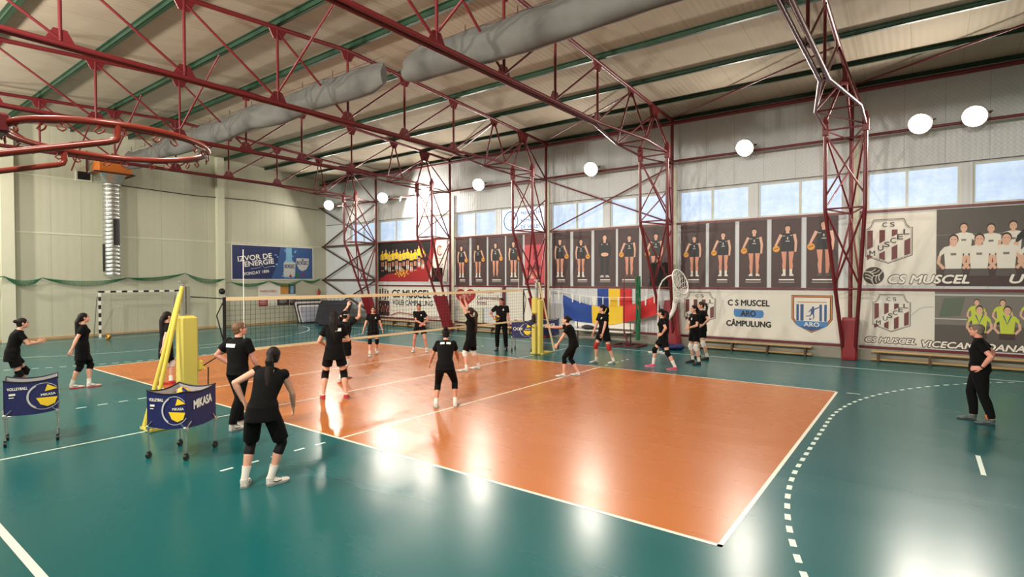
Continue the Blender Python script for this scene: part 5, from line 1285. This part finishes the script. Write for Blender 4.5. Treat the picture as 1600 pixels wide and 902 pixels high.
    if hs == 'crop':
        hb.ell(at(-.030, 0, .024), .086 * k, .0795 * k, .086 * k, None, 20, 12, Rm); hb.ell(at(-.052, 0, -.02), .055 * k, .066 * k, .06 * k, None, 16, 10, Rm)
    else:
        hb.ell(at(-.020, 0, .036), .098 * k, .0815 * k, .090 * k, None, 20, 12, Rm); hb.ell(at(-.046, 0, -.018), .062 * k, .073 * k, .066 * k, None, 16, 10, Rm)
        if hs == 'short': hb.ell(at(.034, 0, .085), .050 * k, .058 * k, .030 * k, None, 14, 8, Rm)
    bk = lambda d, z, y=0.0: at(-d, y, z)
    dn = -up * .6 - ud * .4
    if hs in ('pony', 'longpony'):
        L = .34 if hs == 'pony' else .50; pw = 1.0 if hs == 'pony' else 1.35
        hb.ell(bk(.115, .052), .026 * k)
        p0 = bk(.11, .055); p1 = bk(.165, .03); back = shc - sf * (.13 * k)
        pts = [p0, p1, p1.lerp(back, .45) - sf * .02 * k, back + ud * .04 * k, back + dn * (L - .18) * k, back + dn * (L - .05) * k]
        hb.path(pts, .03, None, 10, radii=[.022 * k, .034 * k, .038 * k * pw, .038 * k * pw, .032 * k * pw, .010 * k])
    elif hs == 'bun':
        hb.ell(bk(.118, .05 + g('bunup', 0)), .042 * k, .042 * k, .040 * k)
    elif hs == 'loose':
        for sd, w2, L in ((-.035, .040, .40), (0, .05, .46), (.035, .040, .42)):
            back = shc - sf * (.100 * k) + sx * sd * 1.3 * k
            hb.path([bk(.05, .05, sd), bk(.105, -.02, sd), back + ud * .10 * k, back, back + dn * .16 * k, back + dn * (L - .1) * k], .04, None, 10, radii=[.05 * k, w2 * k * 1.05, w2 * k * .9, w2 * .8 * k, w2 * .7 * k, w2 * .3 * k])
    remesh(hb, 'hair', hm, t, .009, 2)
    if g('headband'):
        hbm = MB(); hbm.rings([ring_at(at(-.018, 0, .028 + dz), HF, HS, r1 * k, r2 * k, 24) for dz, r1, r2 in ((-.008, .101, .084), (.008, .103, .086))]); hbm.build('headband', CL['band'], t)
    # shirt
    sb = MB(); hem = g('hem', .10); se = .020 if male else .018
    top_only = g('shirt', 'tee')
    hemc = pel - up * hem * k
    trunk(sb, se * k, (hemc, (hipw * .99 + .010 * k, .120 * k * bl + .010 * k)), 1)
    for n, sd in (('L', 1), ('R', -1)):
        A, E_ = sho[n], elb[n]; v = E_ - A
        sb.ell(A, (.065 if top_only == 'tee' else .063) * k * m_)
        if top_only == 'tee': limb(sb, [A - v * .05, A + v * .2, A + v * .62], [.062 * k * m_, .062 * k * m_, .064 * k * m_], X)
        else: limb(sb, [A - v * .05, A + v * .16], [.060 * k, .060 * k], X)
    if not male:
        for sd in (1, -1): sb.ell(chest + ud * .02 * k + sx * sd * .06 * k + sf * .085 * k, .062 * k, .07 * k, .066 * k)
    shirt = remesh(sb, 'shirt', CL['black'], t, .011, 3)
    if male:
        cl = MB(); cl.rings([ring_at(neck0 + ud * dz * k + sf * .004 * k, sx, sf, a * k, b * k, 20) for dz, a, b in ((-.012, .082, .076), (.012, .070, .068), (.032, .064, .062))], None, True, False); cl.build('collar', CL['black'], shirt)
    # prints on the shirt: cast onto the cloth
    if g('prints'):
        bv = BVHTree.FromPolygons([v.co for v in shirt.data.vertices], [list(p.vertices) for p in shirt.data.polygons])
        for side_, dx, dz, w_, h_ in g('prints'):
            d = sf * side_; nx, ny = 5, 3; grid = []; ok = True
            for j in range(ny):
                for i in range(nx):
                    o_ = chest + ud * (dz + h_ * (j / (ny - 1) - .5)) * k + sx * (dx + w_ * (i / (nx - 1) - .5)) * k + d * .6
                    hit = bv.ray_cast(o_, -d)
                    if hit[0] is None: ok = False; break
                    grid.append(hit[0] + d * .009)
                if not ok: break
            if ok:
                pm = MB(); pm.add(grid, [(j * nx + i, j * nx + i + 1, (j + 1) * nx + i + 1, (j + 1) * nx + i) for j in range(ny - 1) for i in range(nx - 1)]); pm.build('shirt_print', CL['band'], shirt)
    # trousers / shorts
    kind = g('pants', 'shorts'); pb = MB()
    tr_r = []
    R = [ring_at(p, hx, up.cross(hx), a, b, 18, .9) for p, a, b in ((pel - up * .115 * k, hipw * .74, .105 * k * bl), (pel - up * .02 * k, hipw + .020 * k, .132 * k * bl), (pel + up * .07 * k, hipw + .006 * k, .124 * k * bl))]
    pb.rings(R)
    for n, sd in (('L', 1), ('R', -1)):
        hp_, K, Aa = hip[n], knee[n], ank[n]; v = K - hp_; w2 = Aa - K
        bend = lambda q: K + w2 * q - V((cos(fy[n]), sin(fy[n]), 0)) * .010 * k
        if kind in ('shorts', 'shortslong'):
            e = .62 if kind == 'shorts' else .88
            limb(pb, [hp_ + up * .05 * k, hp_ - up * .03 * k, hp_ + v * .4, hp_ + v * e], [.086 * k, .104 * k, .100 * k, .100 * k if kind == 'shorts' else .094 * k], X)
        elif kind == 'long':
            limb(pb, [hp_ + up * .05 * k, hp_ - up * .03 * k, hp_ + v * .5, K, bend(.3), bend(.7), K + w2 * .93], [.088 * k, .108 * k * bl, .092 * k * bl, .076 * k, .078 * k, .066 * k, .062 * k], X)
        elif kind == 'capri':
            limb(pb, [hp_ + up * .05 * k, hp_ - up * .03 * k, hp_ + v * .5, K, bend(.18), bend(.36)], [.086 * k, .102 * k, .084 * k, .066 * k, .064 * k, .064 * k], X)
    remesh(pb, 'trousers' if kind == 'long' else 'shorts' if kind != 'capri' else 'leggings', CL['black2'], t, .011, 3)
    for n, sd in (('L', 1), ('R', -1)):
        hp_, K, Aa = hip[n], knee[n], ank[n]; v = (K - hp_); w2 = Aa - K; fd = V((cos(fy[n]), sin(fy[n]), 0))
        if g('under'):       # tights that show below the shorts
            lb = MB(); limb(lb, [hp_ + v * .4, hp_ + v * .8, K, K + w2 * .14 - fd * .006 * k, K + w2 * .30 - fd * .012 * k], [.082 * k, .067 * k, .062 * k, .060 * k, .062 * k], X); remesh(lb, 'legging', CL['legging'], t, .010, 2)
        kc = g('knee' + n, g('knee'))
        if kc:
            kb = MB(); limb(kb, [K - v * .20, K - v * .08 + fd * .006, K + fd * .016 * k, K + w2 * .10 + fd * .006, K + w2 * .22], [.066 * k, .068 * k, .071 * k, .068 * k, .065 * k], X); kb.build('knee_pad', CL[kc], t)
        if kind != 'long':
            sc = MB(); q = g('sockh', .5); limb(sc, [K + w2 * (1 - q * .62) - fd * .006 * k, K + w2 * (1 - q * .3), Aa + up * .0, Aa - up * .03 * k], [(.052 if q > .6 else .045) * k, .043 * k, .041 * k, .040 * k], X); sc.build('sock', CL[g('sockcol', 'sock')], t)
        # shoe: upper lofted along the foot with a sole
        sm_ = g('shoe', 'shoewhite'); sh = MB(); sd_ = fd.cross(up)
        hb_ = foot[n] - fd * .085 * k
        secs = ((0, .030, .074), (.03, .040, .088), (.075, .041, .094), (.12, .041, .082), (.165, .047, .062), (.215, .049, .052), (.255, .038, .045), (.275, .018, .036))
        R = []
        for d_, w_, h_ in secs:
            c = hb_ + fd * d_ * k; R.append([c + sd_ * (x * w_ * k) + up * ((.016 + z * (h_ - .016)) * k) for x, z in ((-1, 0), (1, 0), (1.02, .35), (.85, .72), (.45, .95), (0, 1), (-.45, .95), (-.85, .72), (-1.02, .35))])
        sh.rings(R); so = sh.build('shoe', CL[sm_], t)
        sl = MB(); R = [[hb_ + fd * d_ * k + sd_ * (x * w_ * 1.08 * k) + up * (z * k) for x, z in ((-1, .002 + .006 * (d_ > .25)), (1, .002 + .006 * (d_ > .25)), (1, .024), (-1, .024))] for d_, w_, h_ in secs]
        sl.rings(R, None, False); sl.build('sole', CL[g('sole', 'sole')], so)
        lt = MB()
        for q, (d_, w_, h_) in enumerate(((.118, .030, .086), (.142, .032, .075), (.166, .034, .0655))): c = hb_ + fd * d_ * k + up * h_ * k; lt.path([c - sd_ * w_ * .8 * k - up * .010 * k, c + up * .002 * k, c + sd_ * w_ * .8 * k - up * .010 * k], .004 * k, None, 5)
        for sg in (-1, 1): lt.path([hb_ + fd * .06 * k + sd_ * sg * .0415 * k + up * .050 * k, hb_ + fd * .10 * k + sd_ * sg * .0425 * k + up * .036 * k, hb_ + fd * .16 * k + sd_ * sg * .0455 * k + up * .046 * k], .006 * k, None, 5)
        lt.build('laces_and_stripe', CL[g('stripe', 'soledark')], so)
        cf = MB(); limb(cf, [Aa - fd * .002 - up * .03 * k, Aa + up * .012 * k], [(.043 * k, .046 * k), (.044 * k, .047 * k)], X); cf.build('collar', CL[sm_], so)
        if g('flame') == n:
            fm = MB(); c0 = K + w2 * .80; limb(fm, [K + w2 * .74, K + w2 * .84, K + w2 * .93], [.066 * k, .068 * k, .067 * k], X, 14); 
            fm.f = [q for i, q in enumerate(fm.f) if i % 14 in (0, 1, 2, 12, 13) and len(q) == 4]; fm.m = [0] * len(fm.f); fm.sm = [True] * len(fm.f); fm.build('trouser_print', CL['flame'], t)
    if g('watch'):
        n = g('watch'); wm = MB(); d = hdir[n]; limb(wm, [wri[n] - d * .035 * k, wri[n] - d * .012 * k], [.034 * k, .033 * k], X); wm.build('watch', M['black'], t)
    return t, dict(wri=wri, hdir=hdir, face=face)

def facing(xy, deg):
    """0 = looking to the right of the picture, 90 = away from the camera, 180 = left, 270 = towards it"""
    a = V((xy[0] - CAM.x, xy[1] - CAM.y, 0)).normalized(); r = V((a.y, -a.x, 0)); d = r * cos(radians(deg)) + a * sin(radians(deg))
    return atan2(d.y, d.x)
def put(label, deg, H, fL, fR, **P):
    xy = ((fL[0] + fR[0]) / 2, (fL[1] + fR[1]) / 2)
    P['footL'] = fL; P['footR'] = fR
    return person(label, xy, facing(xy, deg), H, P)

put('player with a bun at the left edge clapping her hands behind a ball cart', 5, 1.82, (-5.75, -6.60), (-5.65, -6.87), lean=17, crouch=.05, hipf=-.06, hair='bun', haircol='dark',
    armL=((.36, .06, 1.10), (-.4, 1, -.8)), armR=((.36, -.04, 1.10), (-.4, -1, -.8)), palmL=(0, -1, .2), palmR=(0, 1, .2), hdL=(.9, -.1, .3), hdR=(.9, .1, .25), thumbL=(0, 0, 1), thumbR=(0, 0, 1), curlL=.15, curlR=.15, knee='kneeblack', hem=.16)
put('player with long dark hair and black knee pads standing left, looking right', 8, 1.83, (-5.45, -5.42), (-5.58, -5.72), hair='loose', hem=.30, pants='shortslong', knee='kneeblack', sole='solered', sockh=.45, hpitch=.12, lean=1,
    armL=((.10, .24, .88), (-1, .4, 0)), armR=((-.22, -.20, .90), (-1, -.4, 0)))
put('player with loose dark hair half hidden behind the yellow net post', 20, 1.84, (-4.20, -4.12), (-4.34, -4.36), hair='loose', hem=.30, pants='shortslong', knee='kneewhite', shoe='shoered', sole='solered', lean=2, armR=((-.18, -.30, .86), (-1, -.4, 0)))
put('man in black polo and trousers with hand on hip in front of the net', 48, 1.86, (1.02, -5.06), (1.16, -5.26), male=1, hair='short', haircol='fair', skin='c', pants='long', hem=.06, hyaw=-.55, hpitch=.18, lean=2,
    armL='hip', armR=((.20, -.26, .92), (-1, -.4, -.2)), prints=[(-1, .05, .07, .20, .055)])
put('player with long ponytail leaning forward in front, seen from behind', 82, 1.82, (3.79, -6.43), (4.02, -6.18), hair='longpony', haircol='dark', shirt='vest', lean=24, side=-12, crouch=.03, kneeout=.0, under=1, pants='shortslong', sockh=.62, toeL=.0, toeR=-1.0, hips=-.05, hipf=-.08, vox=.0065,
    armL=((.02, .17, 1.02), (-.5, 1, .1)), armR=((.30, -.36, .86), (-.6, -.6, 0)), hem=.12, prints=[(-1, -.03, .11, .05, .05)], hyaw=-.15, twist=-.05)
put('player with long loose hair and red shoes on court seen from behind', 88, 1.93, (.28, -2.95), (.62, -2.60), hair='loose', haircol='dark', lean=3, crouch=.01, knee='kneeblack', sockh=.15, shoe='shoered', sole='sole', hem=.16, pants='shorts', hipf=.02,
    armL=((.26, .20, 1.05), (-.8, .7, -.5)), armR=((.30, -.14, 1.10), (-.6, -.7, -.5)), prints=[(-1, -.07, .08, .12, .06)])
put('player with white headband raising both hands at the net, white knee pads', 50, 1.86, (-1.38, -1.12), (-1.06, -1.52), hair='bun', haircol='black', headband=1, lean=6, crouch=.05, knee='kneewhite', sole='solered', sockh=.5, hem=.14, pants='shorts', hyaw=-.2,
    armL=((.30, .12, 1.76), (.3, 1, -.5)), armR=((.34, -.20, 1.74), (.2, -1, -.5)), hdL=(.3, 0, 1), hdR=(.3, 0, 1), palmL=(1, 0, -.2), palmR=(1, 0, -.2), thumbL=(0, -1, 0), thumbR=(0, 1, 0), prints=[(-1, .0, .06, .13, .06)])
put('player wearing glasses walking towards the camera with black knee pads', 272, 1.70, (-4.50, 2.40), (-4.22, 1.88), hair='pony', haircol='brown', glasses=1, lean=2, knee='kneeblack', sockcol='sock', sockh=.4, liftL=.05, shoe='shoewhite', hem=.12, prints=[(1, .08, .05, .04, .05)],
    armL=((.04, .32, .84), (-1, .5, 0)), armR=((.10, -.34, .86), (-1, -.5, 0)))
put('player far behind the net with one forearm folded across her waist', 262, 1.78, (-3.42, 3.72), (-3.86, 3.50), hair='pony', haircol='brown', skin='c', lean=7, side=-3, crouch=.03, shoe='shoewhite', sockh=.35, hem=.12, prints=[(1, .08, .05, .04, .05)],
    armL=((.18, .12, 1.0), (-.4, 1, -.2)), armR=((.24, .10, 1.02), (-.3, -1, -.4)), thumbR=(0, 0, 1), palmR=(-1, 0, 0), thumbL=(0, 0, 1), palmL=(-1, 0, 0))
put('player with a top bun crouching mid court in black leggings, seen from behind', 84, 1.76, (2.74, -2.03), (2.99, -1.72), hair='bun', bunup=.06, haircol='black', skin='b', lean=24, crouch=.11, hipf=-.14, pants='capri', sockh=.42, hem=.06, kneeout=.02, hpitch=-.1,
    armL=((.36, .40, .74), (-.5, 1, 0)), armR=((.44, -.22, .86), (-.6, -1, -.2)), prints=[(-1, .055, .10, .085, .05), (-1, -.065, .10, .085, .05)])
put('player with a ponytail stretching both arms up at the net, white knee pads', 168, 1.82, (.36, 1.50), (.36, 2.02), hair='longpony', haircol='brown', hpitch=.25, lean=0, knee='kneewhite', sockh=.4, hem=.28, pants='shortslong', 
    armL=((.34, .16, 2.03), (1, .5, -.4)), armR=((.26, -.12, 2.05), (1, -.6, -.4)), hdL=(.05, 0, 1), hdR=(.05, 0, 1), palmL=(1, 0, 0), palmR=(1, 0, 0), thumbL=(0, -1, 0), thumbR=(0, 1, 0), curlL=.1, curlR=.1, prints=[(-1, -.03, .10, .14, .06)])
_, man = put('tall man in black polo holding a ball by the far post', 262, 1.92, (-1.50, 5.80), (-1.78, 5.62), male=1, hair='short', haircol='black', skin='c', pants='long', hem=.05, shoe='shoeblack', sole='soledark', lean=1, hyaw=-.25, hpitch=.1,
    armR=((.12, -.25, 1.10), (-.6, -1, -.4)), armL=((.05, .27, .84), (-1, .5, 0)), hdR=(.9, .2, -.25), palmR=(.1, .9, .2), thumbR=(0, 0, 1), curlR=.3, prints=[(1, .08, .06, .045, .06)])
put('player bending low with one arm reaching forward, right of the far post', 176, 1.72, (2.96, 2.42), (3.18, 2.80), hair='bun', haircol='dark', lean=20, crouch=.06, hipf=-.10, pants='capri', sockh=.0, hem=.08, hpitch=.25,
    armL=((.34, .14, .84), (-.6, .8, 0)), armR=((.62, -.06, 1.30), (.1, -.6, -1)), hdR=(.85, 0, .4), palmR=(.3, .5, .6), thumbR=(0, 1, .4))
put('player with red knee pads and a ponytail standing before the tricolour flag', 222, 1.84, (2.98, 5.28), (2.49, 5.08), hair='longpony', haircol='black', lean=4, crouch=.02, knee='kneered', sockh=.35, hem=.14, pants='shorts', hpitch=.05, hyaw=-.7,
    armL=((.22, .18, .84), (-.6, .7, 0)), armR=((.16, -.28, .84), (-.8, -.6, 0)), prints=[(1, .07, .06, .04, .05)])
put('player striding left with hand on hip, pink shoes and black knee pads', 180, 1.80, (4.94, 5.12), (4.22, 5.30), hair='longpony', haircol='black', lean=4, knee='kneeblack', sockh=.75, sockcol='sock', shoe='shoepink', sole='sole', hem=.20, pants='shorts', toeR=-.1, hipf=-.02,
    armL='hip', armR='hip', prints=[(1, .07, .06, .04, .05)])
put('player with folded arms and white knee pads standing before the striped crest', 212, 1.80, (5.16, 6.52), (4.86, 6.84), hair='loose', haircol='black', lean=0, knee='kneewhite', sockh=.5, shoe='shoeblack', sole='soledark', hem=.10, pants='shorts',
    armL=((.20, .02, 1.06), (-.3, 1, -.5)), armR=((.24, .06, 1.04), (-.2, -1, -.5)), palmR=(-.6, .6, 0), palmL=(-.6, -.6, 0), thumbR=(0, 0, 1), thumbL=(0, 0, 1), prints=[(1, .06, .04, .045, .06)])
put('player with hand on hip standing behind the one with folded arms', 200, 1.87, (5.05, 7.62), (4.72, 7.84), hair='pony', haircol='brown', lean=0, knee='kneewhite', sockh=.5, shoe='shoeblack', sole='soledark', hem=.10, pants='shorts', armL='hip', armR='hang')
put('grey haired coach at the right with hand on hip watching the court', 178, 1.78, (11.45, 2.78), (11.22, 3.04), male=1, bulk=1.2, hair='short', haircol='grey', skin='c', pants='long', hem=.04, shoe='shoegrey', sole='soledark', lean=2, hpitch=.02, toeL=.1, toeR=.05, flame='L', watch='L', vox=.0065,
    armL=((-.03, .235, .985), (-1, .45, .0)), armR=((-.06, -.24, .98), (-1, -.5, 0)), hdL=(.92, -.1, -.12), palmL=(-.1, -1, -.2), thumbL=(.1, .0, -1), prints=[(1, .10, .06, .04, .06)], hipf=.0)
wp = Matrix.Rotation(man['face'], 4, 'Z') @ (man['wri']['R'] + V((.125, .15, -.02)))
ball('volleyball', (wp.x - 1.64, wp.y + 5.71, wp.z), 'yellow volleyball held at the side of the tall man by the far post', .105, 12)
